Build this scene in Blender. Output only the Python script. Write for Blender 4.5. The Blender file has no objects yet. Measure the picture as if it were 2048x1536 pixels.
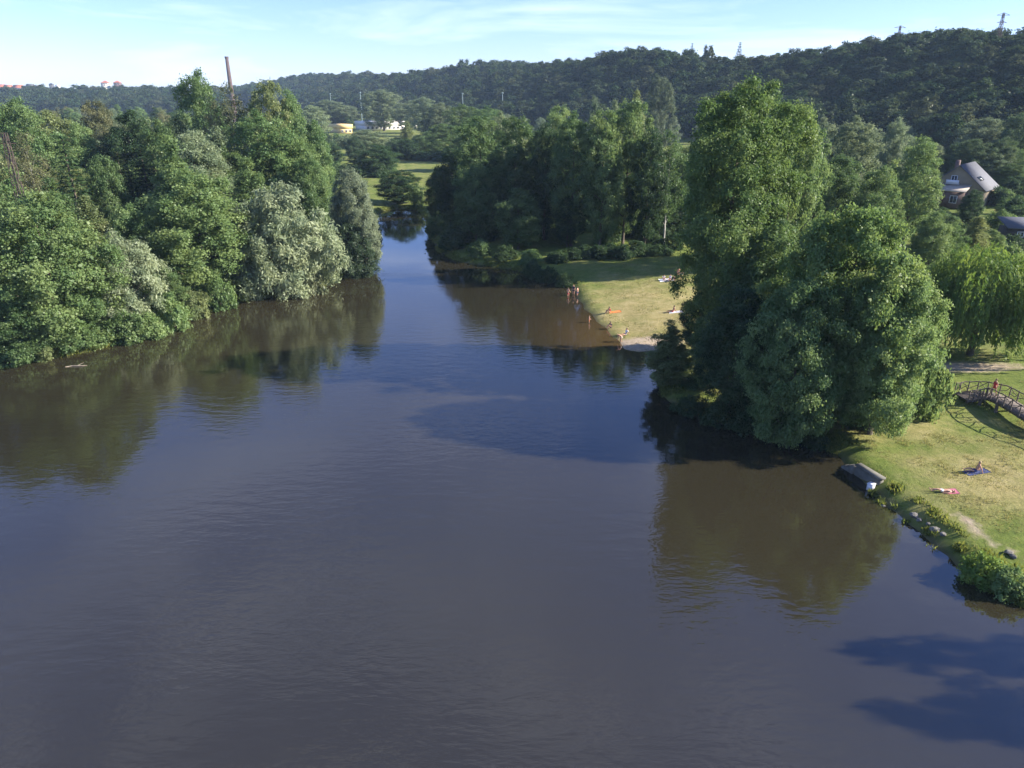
import bpy, bmesh, math, random
import numpy as np
from mathutils import Vector, Matrix

R = math.radians
sc = bpy.context.scene
COL = sc.collection
PI = math.pi

# ------------------------------------------------------------------ camera
CAM_H = 28.0
PITCH = R(21.95)
FPX = 1422.0                      # focal length in pixels of the 2048 px wide photograph
cd = bpy.data.cameras.new("camera"); cam = bpy.data.objects.new("camera", cd); COL.objects.link(cam)
cd.sensor_width = 36.0; cd.lens = 36.0 * FPX / 2048.0
cd.clip_start = 0.5; cd.clip_end = 20000
cam.location = (0, 0, CAM_H); cam.rotation_euler = (PI / 2 - PITCH, 0, 0)
sc.camera = cam

# ------------------------------------------------------------------ sky, sun, exposure
SUN_EL, SUN_AZ = R(28), R(92)     # azimuth clockwise from +Y: the sun stands to the right
w = bpy.data.worlds.new("World"); sc.world = w; w.use_nodes = True
nt = w.node_tree; nt.nodes.clear()
out = nt.nodes.new("ShaderNodeOutputWorld"); bg = nt.nodes.new("ShaderNodeBackground")
sky = nt.nodes.new("ShaderNodeTexSky"); sky.sky_type = 'NISHITA'; sky.sun_disc = False
sky.sun_elevation = SUN_EL; sky.sun_rotation = SUN_AZ
sky.altitude = 300; sky.air_density = 1.0; sky.dust_density = 0.1; sky.ozone_density = 4.0
tc = nt.nodes.new("ShaderNodeTexCoord"); mp = nt.nodes.new("ShaderNodeMapping")
mp.inputs['Scale'].default_value = (2.2, 2.2, 16.0); mp.inputs['Rotation'].default_value = (0, R(7), R(20))
ns = nt.nodes.new("ShaderNodeTexNoise"); ns.inputs['Scale'].default_value = 1.6; ns.inputs['Detail'].default_value = 7
ns.inputs['Roughness'].default_value = 0.55; ns.inputs['Distortion'].default_value = 0.6
rp = nt.nodes.new("ShaderNodeValToRGB"); rp.color_ramp.elements[0].position = 0.50; rp.color_ramp.elements[1].position = 0.86
rp.color_ramp.elements[1].color = (0.42, 0.42, 0.42, 1)
mx = nt.nodes.new("ShaderNodeMix"); mx.data_type = 'RGBA'
mx.inputs[7].default_value = (9.0, 9.4, 10.0, 1)
L = nt.links.new
L(tc.outputs['Generated'], mp.inputs['Vector']); L(mp.outputs['Vector'], ns.inputs['Vector'])
L(ns.outputs['Fac'], rp.inputs['Fac']); L(rp.outputs['Color'], mx.inputs[0])
gn = nt.nodes.new("ShaderNodeMix"); gn.data_type = 'RGBA'; gn.blend_type = 'MULTIPLY'; gn.inputs[0].default_value = 1.0
gn.inputs[7].default_value = (.83, .845, 1.19, 1)
L(sky.outputs['Color'], gn.inputs[6]); L(gn.outputs[2], mx.inputs[6]); L(mx.outputs[2], bg.inputs['Color'])
bg.inputs['Strength'].default_value = 0.082
L(bg.outputs[0], out.inputs['Surface'])

sd = bpy.data.lights.new("sun", 'SUN'); sun = bpy.data.objects.new("sun", sd); COL.objects.link(sun)
sd.energy = 5.0; sd.angle = R(0.6); sd.color = (1.0, 0.92, 0.80)
sv = Vector((math.sin(SUN_AZ) * math.cos(SUN_EL), math.cos(SUN_AZ) * math.cos(SUN_EL), math.sin(SUN_EL)))
sun.rotation_euler = (-sv).to_track_quat('-Z', 'Y').to_euler()

sc.view_settings.view_transform = 'Standard'; sc.view_settings.look = 'None'
sc.view_settings.exposure = 1.42; sc.view_settings.gamma = 1.0
sc.view_settings.use_curve_mapping = False
sc.render.engine = 'CYCLES'
cy = sc.cycles
cy.max_bounces = 6; cy.diffuse_bounces = 3; cy.glossy_bounces = 3; cy.transmission_bounces = 3
cy.transparent_max_bounces = 4; cy.volume_bounces = 0
cy.use_denoising = True
cy.sample_clamp_indirect = 4.0

# ------------------------------------------------------------------ helpers
rng = np.random.default_rng(11)
random.seed(5)
CT, ST = math.cos(PITCH), math.sin(PITCH)

def ray(px, py):
    u = (px - 1024) / FPX; v = (768 - py) / FPX
    return np.array((u, CT + v * ST, -ST + v * CT))

def P(px, py, z=0.0):
    d = ray(px, py); t = (z - CAM_H) / d[2]
    return np.array((0, 0, CAM_H)) + d * t

def PY(px, py, Y):
    d = ray(px, py); t = Y / d[1]
    return np.array((0, 0, CAM_H)) + d * t, t

def sstep(a, b, x):
    t = np.clip((x - a) / (b - a), 0, 1); return t * t * (3 - 2 * t)

def mesh_np(name, V, F, mat=None, attrs=None, smooth=False, mats=None, mi=None):
    V = np.asarray(V, dtype=np.float32); F = np.asarray(F, dtype=np.int32)
    k = F.shape[1]
    me = bpy.data.meshes.new(name)
    me.vertices.add(len(V)); me.vertices.foreach_set('co', V.ravel())
    me.loops.add(F.size); me.loops.foreach_set('vertex_index', F.ravel())
    me.polygons.add(len(F))
    me.polygons.foreach_set('loop_start', np.arange(0, F.size, k, dtype=np.int32))
    me.polygons.foreach_set('loop_total', np.full(len(F), k, dtype=np.int32))
    if smooth: me.polygons.foreach_set('use_smooth', np.ones(len(F), dtype=bool))
    for m in (mats or ([mat] if mat else [])): me.materials.append(m)
    if mi is not None: me.polygons.foreach_set('material_index', np.asarray(mi, dtype=np.int32))
    for n, a in (attrs or {}).items():
        at = me.attributes.new(n, 'FLOAT', 'POINT'); at.data.foreach_set('value', np.asarray(a, dtype=np.float32))
    me.update(); me.validate()
    return me

def link(name, data, parent=None, loc=None, rot=None, scale=None):
    o = bpy.data.objects.new(name, data); COL.objects.link(o)
    if parent is not None: o.parent = parent
    if loc is not None: o.location = loc
    if rot is not None: o.rotation_euler = rot
    if scale is not None: o.scale = scale
    return o

def tag(o, label=None, cat=None, group=None, kind=None):
    if label: o['label'] = label
    if cat: o['category'] = cat
    if group: o['group'] = group
    if kind: o['kind'] = kind
    return o

def thing(name, label, cat, loc=(0, 0, 0), rz=0.0, group=None):
    o = link(name, None, loc=loc, rot=(0, 0, rz)); o.empty_display_size = 0.3
    return tag(o, label, cat, group)

class MB:
    """collects boxes, bars and tubes into one quad mesh"""
    def __init__(s): s.V = []; s.F = []; s.n = 0
    def add(s, V, F):
        s.V.append(np.asarray(V, float)); s.F.append(np.asarray(F, int) + s.n); s.n += len(V)
    def box(s, c, d, rz=0.0):
        x, y, z = np.array(d) / 2
        v = np.array([(-x, -y, -z), (x, -y, -z), (x, y, -z), (-x, y, -z), (-x, -y, z), (x, -y, z), (x, y, z), (-x, y, z)])
        ca, sa = math.cos(rz), math.sin(rz)
        v = np.c_[v[:, 0] * ca - v[:, 1] * sa, v[:, 0] * sa + v[:, 1] * ca, v[:, 2]] + np.array(c)
        s.add(v, [(0, 3, 2, 1), (4, 5, 6, 7), (0, 1, 5, 4), (1, 2, 6, 5), (2, 3, 7, 6), (3, 0, 4, 7)])
    def tube(s, pts, rad, k=6):
        pts = np.asarray(pts, float); n = len(pts)
        rad = np.full(n, rad) if np.isscalar(rad) else np.asarray(rad, float)
        T = np.gradient(pts, axis=0); T /= np.linalg.norm(T, axis=1)[:, None] + 1e-9
        V = []
        for i in range(n):
            a = np.array((1, 0, 0)) if abs(T[i][0]) < .8 else np.array((0, 1, 0))
            b = np.cross(T[i], a); b /= np.linalg.norm(b); c = np.cross(T[i], b)
            for j in range(k):
                t = 2 * PI * j / k; V.append(pts[i] + rad[i] * (math.cos(t) * b + math.sin(t) * c))
        F = [(i * k + j, i * k + (j + 1) % k, (i + 1) * k + (j + 1) % k, (i + 1) * k + j) for i in range(n - 1) for j in range(k)]
        for e in (0, n - 1):
            V.append(pts[e]); m = len(V) - 1
            for j in range(0, k, 2):
                F.append((m, e * k + j, e * k + (j + 1) % k, e * k + (j + 2) % k))
        s.add(V, F)
    def quad(s, a, b, c, d): s.add([a, b, c, d], [(0, 1, 2, 3)])
    def mesh(s, name, mat, smooth=False): return mesh_np(name, np.vstack(s.V), np.vstack(s.F), mat, smooth=smooth)
    def build(s, name, mat, parent=None, smooth=False): return link(name, s.mesh(name, mat, smooth), parent)

# ------------------------------------------------------------------ materials
def newmat(name):
    m = bpy.data.materials.new(name); m.use_nodes = True
    n = m.node_tree.nodes; b = n['Principled BSDF']
    return m, n, m.node_tree.links.new, b

def simple(name, col, rough=0.7, var=0.15, scale=3.0, bump=0.0, metal=0.0):
    m, n, l, b = newmat(name)
    t = n.new('ShaderNodeTexCoord'); no = n.new('ShaderNodeTexNoise')
    no.inputs['Scale'].default_value = scale; no.inputs['Detail'].default_value = 6
    cr = n.new('ShaderNodeValToRGB')
    c = np.array(col)
    cr.color_ramp.elements[0].position = .3; cr.color_ramp.elements[1].position = .72
    cr.color_ramp.elements[0].color = (*(c * (1 - var)), 1); cr.color_ramp.elements[1].color = (*np.minimum(c * (1 + var), .95), 1)
    l(t.outputs['Object'], no.inputs['Vector']); l(no.outputs['Fac'], cr.inputs['Fac']); l(cr.outputs['Color'], b.inputs['Base Color'])
    b.inputs['Roughness'].default_value = rough; b.inputs['Metallic'].default_value = metal
    if bump:
        bp = n.new('ShaderNodeBump'); bp.inputs['Strength'].default_value = bump; bp.inputs['Distance'].default_value = .05
        l(no.outputs['Fac'], bp.inputs['Height']); l(bp.outputs['Normal'], b.inputs['Normal'])
    return m

def leafmat(name, trans=0.46, gloss=0.012, hue=0.05, use_object_random=False, base=None):
    m = bpy.data.materials.new(name); m.use_nodes = True
    n = m.node_tree.nodes; l = m.node_tree.links.new; n.clear()
    o = n.new('ShaderNodeOutputMaterial'); oi = n.new('ShaderNodeObjectInfo')
    at = n.new('ShaderNodeAttribute'); at.attribute_name = 'tint'
    hs = n.new('ShaderNodeHueSaturation')
    mr = n.new('ShaderNodeMapRange'); mr.inputs[3].default_value = 0.72; mr.inputs[4].default_value = 1.30
    l(at.outputs['Fac'], mr.inputs[0])
    mh = n.new('ShaderNodeMapRange'); mh.inputs[3].default_value = 0.5 + hue * .5; mh.inputs[4].default_value = 0.5 - hue * .6
    l(at.outputs['Fac'], mh.inputs[0]); l(mh.outputs[0], hs.inputs['Hue'])
    if use_object_random:
        cr = n.new('ShaderNodeValToRGB'); e = cr.color_ramp.elements
        cols = base
        e[0].position = 0; e[0].color = (*cols[0], 1); e[1].position = 1; e[1].color = (*cols[-1], 1)
        for i, c in enumerate(cols[1:-1]):
            q = e.new((i + 1) / (len(cols) - 1)); q.color = (*c, 1)
        l(oi.outputs['Random'], cr.inputs['Fac']); l(cr.outputs['Color'], hs.inputs['Color'])
    else:
        l(oi.outputs['Color'], hs.inputs['Color'])
    l(mr.outputs[0], hs.inputs['Value'])
    d = n.new('ShaderNodeBsdfDiffuse'); t = n.new('ShaderNodeBsdfTranslucent'); g = n.new('ShaderNodeBsdfGlossy')
    g.inputs['Roughness'].default_value = 0.45; g.inputs['Color'].default_value = (1, 1, 1, 1)
    l(hs.outputs['Color'], d.inputs['Color'])
    hy = n.new('ShaderNodeHueSaturation'); hy.inputs['Hue'].default_value = .485; hy.inputs['Saturation'].default_value = 1.1
    hy.inputs['Value'].default_value = 1.15
    l(hs.outputs['Color'], hy.inputs['Color']); l(hy.outputs['Color'], t.inputs['Color'])
    m1 = n.new('ShaderNodeMixShader'); m1.inputs[0].default_value = trans
    m2 = n.new('ShaderNodeMixShader'); m2.inputs[0].default_value = gloss
    l(d.outputs[0], m1.inputs[1]); l(t.outputs[0], m1.inputs[2]); l(m1.outputs[0], m2.inputs[1]); l(g.outputs[0], m2.inputs[2])
    l(m2.outputs[0], o.inputs['Surface'])
    return m

M_LEAF = leafmat('leaf')
M_FAR = leafmat('distant_leaf', trans=.3, gloss=.008, hue=.03, use_object_random=True,
                base=[(0.041, 0.072, 0.029), (0.054, 0.083, 0.036), (0.044, 0.086, 0.031), (0.068, 0.097, 0.038), (0.044, 0.068, 0.036), (0.085, 0.104, 0.047), (0.031, 0.058, 0.030), (0.058, 0.097, 0.038), (0.075, 0.108, 0.060)])
M_BARK = simple('bark', (.10, .08, .06), .9, .4, 5, .6)
M_BIRCH = simple('birch_bark', (.36, .35, .32), .8, .4, 2.5, .3)
M_CONC = simple('weathered_concrete', (.125, .12, .10), .9, .25, 2.0, .3)
M_WOOD = simple('grey_timber', (.22, .18, .15), .85, .3, 4.0, .3)
M_OLDWOOD = simple('old_dark_timber', (.13, .105, .085), .9, .35, 4.0, .3)
M_ROCK = simple('rock', (.16, .15, .13), .9, .35, 3.0, .8)
M_RUST = simple('rusty_steel', (.065, .045, .038), .8, .35, 2.0, .1)
M_BRICK = simple('old_chimney_brick', (.10, .065, .058), .9, .2, .3)
M_POLE = simple('pale_green_steel', (.2, .28, .27), .6, .06, 1.0)
M_CABLE = simple('cable', (.03, .03, .03), .6, .1)

# ------------------------------------------------------------------ terrain and river
shore_px = [(0, 733), (120, 712), (230, 690), (330, 660), (420, 625), (475, 604), (560, 592), (650, 572), (672, 540), (700, 505), (735, 470),
            (752, 448), (756, 430), (770, 421), (800, 419), (835, 421), (848, 432), (855, 450), (862, 478), (880, 505), (920, 522), (985, 534), (1050, 544), (1105, 556),
            (1140, 572), (1152, 586), (1162, 606), (1172, 624), (1192, 645), (1215, 662), (1232, 680), (1246, 697), (1275, 704), (1310, 702),
            (1345, 712), (1352, 735), (1325, 765), (1322, 790), (1345, 808), (1385, 828), (1450, 846), (1520, 858), (1600, 872), (1650, 892), (1688, 923),
            (1712, 952), (1745, 990), (1790, 1030), (1835, 1065), (1880, 1100), (1918, 1135), (1945, 1160), (1990, 1185), (2048, 1207), (2200, 1275), (2400, 1370)]
sp = np.array([P(a, b)[:2] for a, b in shore_px])
sp = np.vstack([[(-160, -90), (-150, 10), (-105, 42), (-70, 52)], sp, [(62, 5), (75, -90)]])
def catmull(p, n=6):
    out = []
    q = np.vstack([p[0], p, p[-1]])
    for i in range(1, len(q) - 2):
        for t in np.linspace(0, 1, n, endpoint=False):
            a, b, c, d = q[i - 1], q[i], q[i + 1], q[i + 2]
            out.append(.5 * ((2 * b) + (c - a) * t + (2 * a - 5 * b + 4 * c - d) * t * t + (3 * b - a - 3 * c + d) * t ** 3))
    out.append(p[-1]); return np.array(out)
SH = catmull(sp, 5)
jit = np.convolve(rng.normal(0, 1, len(SH) + 4), np.ones(3) / 3, 'same')[:len(SH)]
tg = np.gradient(SH, axis=0); tg /= np.linalg.norm(tg, axis=1)[:, None] + 1e-9
SH = SH + np.c_[-tg[:, 1], tg[:, 0]] * (jit * .35)[:, None]

def poly_sd(X, Y, poly):
    """distance to the closed polygon, positive outside"""
    n = len(poly); D = np.full(X.shape, 1e9); ins = np.zeros(X.shape, bool)
    for i in range(n):
        a = poly[i]; b = poly[(i + 1) % n]; e = b - a; L2 = e @ e + 1e-12
        t = np.clip(((X - a[0]) * e[0] + (Y - a[1]) * e[1]) / L2, 0, 1)
        D = np.minimum(D, (X - a[0] - t * e[0]) ** 2 + (Y - a[1] - t * e[1]) ** 2)
        c = ((a[1] > Y) != (b[1] > Y))
        if abs(b[1] - a[1]) > 1e-12:
            ins ^= c & (X < (b[0] - a[0]) * (Y - a[1]) / (b[1] - a[1]) + a[0])
    D = np.sqrt(D); return np.where(ins, -D, D)

# the wooded ridge: (pixel x, pixel y of the tree tops, distance)
ridge_in = [(2900, 10, 250), (2400, 30, 330), (2048, 48, 410), (1900, 52, 450), (1800, 66, 480), (1650, 95, 520), (1500, 112, 565), (1400, 112, 590), (1300, 99, 630), (1150, 120, 740),
            (1030, 124, 850), (900, 136, 1000), (800, 148, 1150), (640, 146, 1500), (550, 164, 1800), (480, 184, 2150), (420, 195, 2500)]
RG = []
for a, b, d in ridge_in:
    p, t = PY(a, b, d); RG.append((p[0], p[1], p[2] - (19 if d < 900 else 26)))
RG = np.array(RG)

def vnoise(x, y, s, seed=0):
    xi = np.floor(x / s); yi = np.floor(y / s); fx = x / s - xi; fy = y / s - yi
    fx = fx * fx * (3 - 2 * fx); fy = fy * fy * (3 - 2 * fy)
    def h(a, b):
        v = np.sin(a * 127.1 + b * 311.7 + seed * 74.7) * 43758.5453; return v - np.floor(v)
    return (h(xi, yi) * (1 - fx) + h(xi + 1, yi) * fx) * (1 - fy) + (h(xi, yi + 1) * (1 - fx) + h(xi + 1, yi + 1) * fx) * fy

BR = P(1975, 835, .6)     # hollow under the footbridge
def ground(X, Y):
    X = np.asarray(X, float); Y = np.asarray(Y, float); shp = X.shape
    X = np.atleast_1d(X).astype(float); Y = np.atleast_1d(Y).astype(float)
    s = np.full(X.shape, 60.0)
    near = (Y < 260) & (np.abs(X) < 220) & (Y > -120)
    s[near] = poly_sd(X[near], Y[near], SH)
    s = np.minimum(s, 60)
    z = np.where(s > 0, .75 * sstep(-.3, 1.6, s) + .55 * sstep(1, 16, s) + .012 * s, np.maximum(-1.6, s * .5) - .02)
    # the beach is flat and low
    bx, by = P(1290, 680)[:2]
    beach = np.exp(-(((X - bx) / 16) ** 2 + ((Y - by) / 16) ** 2))
    z = np.where(s > 0, z * (1 - .72 * beach * (1 - sstep(0, 14, s))), z)
    z = z + np.where(s > 1, (vnoise(X, Y, 9, 1) - .5) * .5 + (vnoise(X, Y, 2.3, 2) - .5) * .14, 0) * sstep(1, 6, s)
    # hollow under the bridge
    hol = np.exp(-(((X - BR[0]) / 9) ** 2 + ((Y - BR[1]) / 5.5) ** 2))
    z = z - np.where(s > 0, np.minimum(.9 * hol, np.maximum(z - .3, 0)), 0)
    # plain rises gently to the right, to the houses
    z = z + 3.0 * sstep(45, 140, X) * sstep(60, 170, Y)
    z = z + 1.5 * sstep(220, 700, Y)
    # ridge
    D = np.full(X.shape, 1e9); Z = np.zeros(X.shape); S = np.ones(X.shape); DD = np.zeros(X.shape)
    for i in range(len(RG) - 1):
        a = RG[i]; b = RG[i + 1]; e = b[:2] - a[:2]; L2 = e @ e
        t = np.clip(((X - a[0]) * e[0] + (Y - a[1]) * e[1]) / L2, 0, 1)
        d = np.hypot(X - a[0] - t * e[0], Y - a[1] - t * e[1])
        m = d < D
        side = (X - a[0]) * e[1] - (Y - a[1]) * e[0]
        D = np.where(m, d, D); Z = np.where(m, a[2] + t * (b[2] - a[2]), Z); S = np.where(m, side, S)
        DD = np.where(m, a[1] + t * e[1], DD)
    Lf = np.where(DD < 700, 125, 125 + (DD - 700) * .12)
    h = np.where(S > 0, 1.0, 1 - sstep(0, 1, D / Lf))
    z = np.maximum(z, z * (1 - h) + (Z + (vnoise(X, Y, 60, 5) - .5) * 6) * h)
    # plateau far left with the town
    pl_ = sstep(900, 1250, Y - .1 * X) * (1 - sstep(-420, -330, X)); z = np.where(pl_ > 0, np.maximum(z, 3 + 15 * pl_), z)
    return z.reshape(shp) if shp else float(z[0])

def axis(fine0, fine1, step, lo, hi, g=1.09):
    a = list(np.arange(fine0, fine1, step)); st = step; x = a[-1]
    while x < hi: st *= g; x += st; a.append(x)
    b = []; st = step; x = fine0
    while x > lo: st *= g; x -= st; b.append(x)
    return np.array(b[::-1] + a)
xs = axis(-75, 75, .75, -4500, 4500); ys = axis(22, 185, .75, -400, 9000)
GX, GY = np.meshgrid(xs, ys)
GZ = ground(GX, GY)
nx, ny = len(xs), len(ys)
idx = np.arange(nx * ny).reshape(ny, nx)
F = np.stack([idx[:-1, :-1], idx[:-1, 1:], idx[1:, 1:], idx[1:, :-1]], -1).reshape(-1, 4)
sdg = np.full(GX.shape, 60.0); nm = (GY < 260) & (np.abs(GX) < 220) & (GY > -120); sdg[nm] = poly_sd(GX[nm], GY[nm], SH)
bx, by = P(1290, 690)[:2]
# sand at the bathing place and on the trodden bank path, dryness of the lawns
sand = np.exp(-(((GX - P(1292, 692)[0]) / 4.6) ** 2 + ((GY - P(1292, 692)[1]) / 2.6) ** 2)) * 1.15
pa, pb = P(1880, 1010, 1)[:2], P(2070, 1125, 1)[:2]
pc = P(1940, 745, 1)[:2]; sand = np.maximum(sand, .8 * np.exp(-(((GX - pc[0]) / 8) ** 2 + ((GY - pc[1]) / 2) ** 2)))
def segd(X, Y, a, b):
    e = b - a; t = np.clip(((X - a[0]) * e[0] + (Y - a[1]) * e[1]) / (e @ e), 0, 1); return np.hypot(X - a[0] - t * e[0], Y - a[1] - t * e[1])
sand = np.maximum(sand, (.35 + .4 * vnoise(GX, GY, 2.1, 31)) * np.exp(-(segd(GX + .5 * np.sin(GY * 1.3), GY, pa, pb) / (.5 + .5 * vnoise(GX, GY, 1.7, 33))) ** 2))
dry = 1.0 * np.exp(-(((GX - bx - 4) / 22) ** 2 + ((GY - by - 10) / 17) ** 2))
lw = P(2010, 960, 1)[:2]
dry = np.maximum(dry, .85 * np.exp(-(((GX - lw[0]) / 8) ** 2 + ((GY - lw[1]) / 5) ** 2)))
dry = np.maximum(dry, .45 * np.exp(-(((GX - P(1830, 860, 1)[0]) / 7) ** 2 + ((GY - P(1830, 860, 1)[1]) / 4) ** 2)))
dry = np.where(GY > 230, .12, dry)
dry = np.clip(dry - .5 * np.exp(-np.maximum(sdg, 0) / 1.2) * (sand < .3), 0, 1)
forest = ((GZ > 9) & (GY > 200)).astype(float)

m, n, l, b = newmat('grass_and_soil'); M_GROUND = m
geo = n.new('ShaderNodeNewGeometry')
def noise(scale, detail=6, rough=.6, vec=None):
    q = n.new('ShaderNodeTexNoise'); q.inputs['Scale'].default_value = scale; q.inputs['Detail'].default_value = detail; q.inputs['Roughness'].default_value = rough
    l((vec or geo.outputs['Position']), q.inputs['Vector']); return q.outputs['Fac']
def ramp(fac, stops):
    q = n.new('ShaderNodeValToRGB'); e = q.color_ramp.elements
    e[0].position, e[0].color = stops[0][0], (*stops[0][1], 1); e[1].position, e[1].color = stops[-1][0], (*stops[-1][1], 1)
    for p_, c_ in stops[1:-1]: x = e.new(p_); x.color = (*c_, 1)
    l(fac, q.inputs['Fac']); return q.outputs['Color']
def mixc(fac, a, bb):
    q = n.new('ShaderNodeMix'); q.data_type = 'RGBA'; l(fac, q.inputs[0]); l(a, q.inputs[6]); l(bb, q.inputs[7]); return q.outputs[2]
def math_(op, a, bb, clamp=True):
    q = n.new('ShaderNodeMath'); q.operation = op; q.use_clamp = clamp
    for i, v in enumerate((a, bb)):
        if isinstance(v, (int, float)): q.inputs[i].default_value = v
        else: l(v, q.inputs[i])
    return q.outputs[0]
def attr(name):
    q = n.new('ShaderNodeAttribute'); q.attribute_name = name; return q.outputs['Fac']
green = ramp(noise(.9, 8, .7), [(.25, (.07, .10, .02)), (.5, (.125, .165, .032)), (.75, (.19, .21, .05))])
dryc = ramp(noise(.8, 8, .7), [(.25, (.20, .18, .06)), (.5, (.34, .285, .12)), (.78, (.46, .38, .20))])
sandc = ramp(noise(2.5, 6, .6), [(.3, (.32, .25, .17)), (.7, (.46, .38, .28))])
df = math_('ADD', attr('dry'), math_('MULTIPLY', math_('SUBTRACT', noise(.22, 9, .74), .5, False), 2.6, False))
c = mixc(df, green, dryc)
sf = math_('MULTIPLY', math_('SUBTRACT', math_('ADD', attr('sand'), math_('MULTIPLY', math_('SUBTRACT', noise(1.2, 5, .6), .5, False), .6, False), False), .35, False), 3.2)
c = mixc(sf, c, sandc)
fl = ramp(noise(.3, 4, .6), [(.3, (.035, .045, .018)), (.7, (.07, .075, .03))])
c = mixc(attr('forest'), c, fl)
mud = ramp(noise(1.5, 4, .6), [(.3, (.07, .055, .035)), (.7, (.13, .10, .065))])
c = mixc(attr('mud'), c, mud)
l(c, b.inputs['Base Color']); b.inputs['Roughness'].default_value = .95; b.inputs['Specular IOR Level'].default_value = .15
bp = n.new('ShaderNodeBump'); bp.inputs['Strength'].default_value = .9; bp.inputs['Distance'].default_value = .18
l(noise(3.2, 10, .75), bp.inputs['Height']); l(bp.outputs['Normal'], b.inputs['Normal'])
mud_a = (1 - sstep(-.2, .55, sdg)) * (sand < .3)
gm = mesh_np('ground', np.c_[GX.ravel(), GY.ravel(), GZ.ravel()], F, M_GROUND,
             {'sand': sand.ravel(), 'dry': dry.ravel(), 'forest': forest.ravel(), 'mud': mud_a.ravel()}, smooth=True)
tag(link('ground', gm), kind='structure')

# water: turbid brown body under a rippled surface
m, n, l, b = newmat('river_water'); M_WATER = m
geo = n.new('ShaderNodeNewGeometry')
def mapped(sx, sy, rz=0):
    q = n.new('ShaderNodeMapping'); q.inputs['Scale'].default_value = (sx, sy, 1); q.inputs['Rotation'].default_value = (0, 0, R(rz))
    l(geo.outputs['Position'], q.inputs['Vector']); return q.outputs['Vector']
shal = attr('shallow')
body = ramp(noise(.026, 3, .5), [(.3, (.021, .0190, .0115)), (.7, (.031, .0265, .0148))])
rgb = n.new('ShaderNodeRGB'); rgb.outputs[0].default_value = (.095, .062, .025, 1)
l(mixc(shal, body, rgb.outputs[0]), b.inputs['Base Color'])
b.inputs['Roughness'].default_value = .03; b.inputs['IOR'].default_value = 1.6
b.inputs['Specular IOR Level'].default_value = .78
r1 = noise(1.0, 3, .55, mapped(.55, 1.25, 8)); r2 = noise(1.0, 2, .5, mapped(2.2, 4.0, -6))
calm = ramp(noise(.03, 3, .5, mapped(.6, 1.4)), [(.36, (.25, .25, .25)), (.62, (1, 1, 1))])
cm = n.new('ShaderNodeMix'); cm.data_type = 'FLOAT'
hgt = math_('ADD', math_('MULTIPLY', r1, 1.0, False), math_('MULTIPLY', r2, .28, False), False)
bp = n.new('ShaderNodeBump'); bp.inputs['Distance'].default_value = .07
st = math_('MULTIPLY', calm, attr('ripple'), False)
l(st, bp.inputs['Strength']); l(hgt, bp.inputs['Height']); l(bp.outputs['Normal'], b.inputs['Normal'])
wx = np.linspace(-170, 100, 180); wy = np.linspace(-95, 235, 220)
WX, WY = np.meshgrid(wx, wy); wid = np.arange(WX.size).reshape(WX.shape)
WF = np.stack([wid[:-1, :-1], wid[:-1, 1:], wid[1:, 1:], wid[1:, :-1]], -1).reshape(-1, 4)
qx, qy = P(1215, 672)[:2]
shal_a = np.exp(-(((WX - qx) / 7) ** 2 + ((WY - qy) / 11) ** 2)) * .7
wsd = -poly_sd(WX, WY, SH)
rip = .22 + .46 * sstep(3, 22, wsd); rip = rip * (1 - .55 * sstep(60, 115, WY))
wm = mesh_np('water', np.c_[WX.ravel(), WY.ravel(), np.zeros(WX.size)], WF, M_WATER, {'shallow': shal_a.ravel(), 'ripple': rip.ravel()})
tag(link('water', wm), kind='structure')

# ------------------------------------------------------------------ foliage
def unit(v): return v / (np.linalg.norm(v, axis=-1, keepdims=True) + 1e-9)

def leaf_quads(r, pos, nrm, ln, wd, axis_hint=None):
    N = len(pos); nrm = unit(nrm)
    a = axis_hint if axis_hint is not None else r.normal(0, 1, (N, 3))
    t = unit(np.cross(nrm, np.cross(a, nrm) + r.normal(0, .05, (N, 3)))) if axis_hint is None else unit(a - nrm * np.sum(a * nrm, 1, keepdims=True))
    bt = np.cross(nrm, t)
    s = np.exp(r.normal(0, .28, N))[:, None]
    L_ = t * ln * s; W_ = bt * wd * s
    fold = nrm * (wd * .25) * s
    V = np.stack([pos - L_ * .5, pos + W_ * .5 + fold, pos + L_ * .5, pos - W_ * .5 + fold], 1).reshape(-1, 3)
    F = np.arange(4 * N).reshape(N, 4)
    return V, F

def clump_centres(r, prof, n, cr, core=.45, ang=.22, gap=1.0):
    zs = np.array([p[0] for p in prof]); rs = np.array([p[1] for p in prof])
    ph = r.uniform(0, 6.28, 3); out = []; tries = 0; mind = cr * gap
    rmax = rs.max()
    while len(out) < n and tries < n * 60:
        tries += 1
        z = r.uniform(zs[0], zs[-1]); rr = np.interp(z, zs, rs)
        if r.uniform() > (rr / rmax) ** 1.2 + .05: continue
        th = r.uniform(0, 6.28)
        rr *= 1 + ang * (.6 * math.sin(2 * th + ph[0] + z * .15) + .5 * math.sin(3 * th + ph[1]) + .4 * math.sin(5 * th + ph[2] + z * .3))
        rad = max(rr - cr * .55, 0) * (r.uniform(0, 1) ** core)
        p = np.array((rad * math.cos(th), rad * math.sin(th), z))
        if out and np.min(np.linalg.norm(np.array(out) - p, axis=1)) < mind:
            if tries % 12 == 0: mind *= .985
            continue
        out.append(p)
    return np.array(out)

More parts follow.
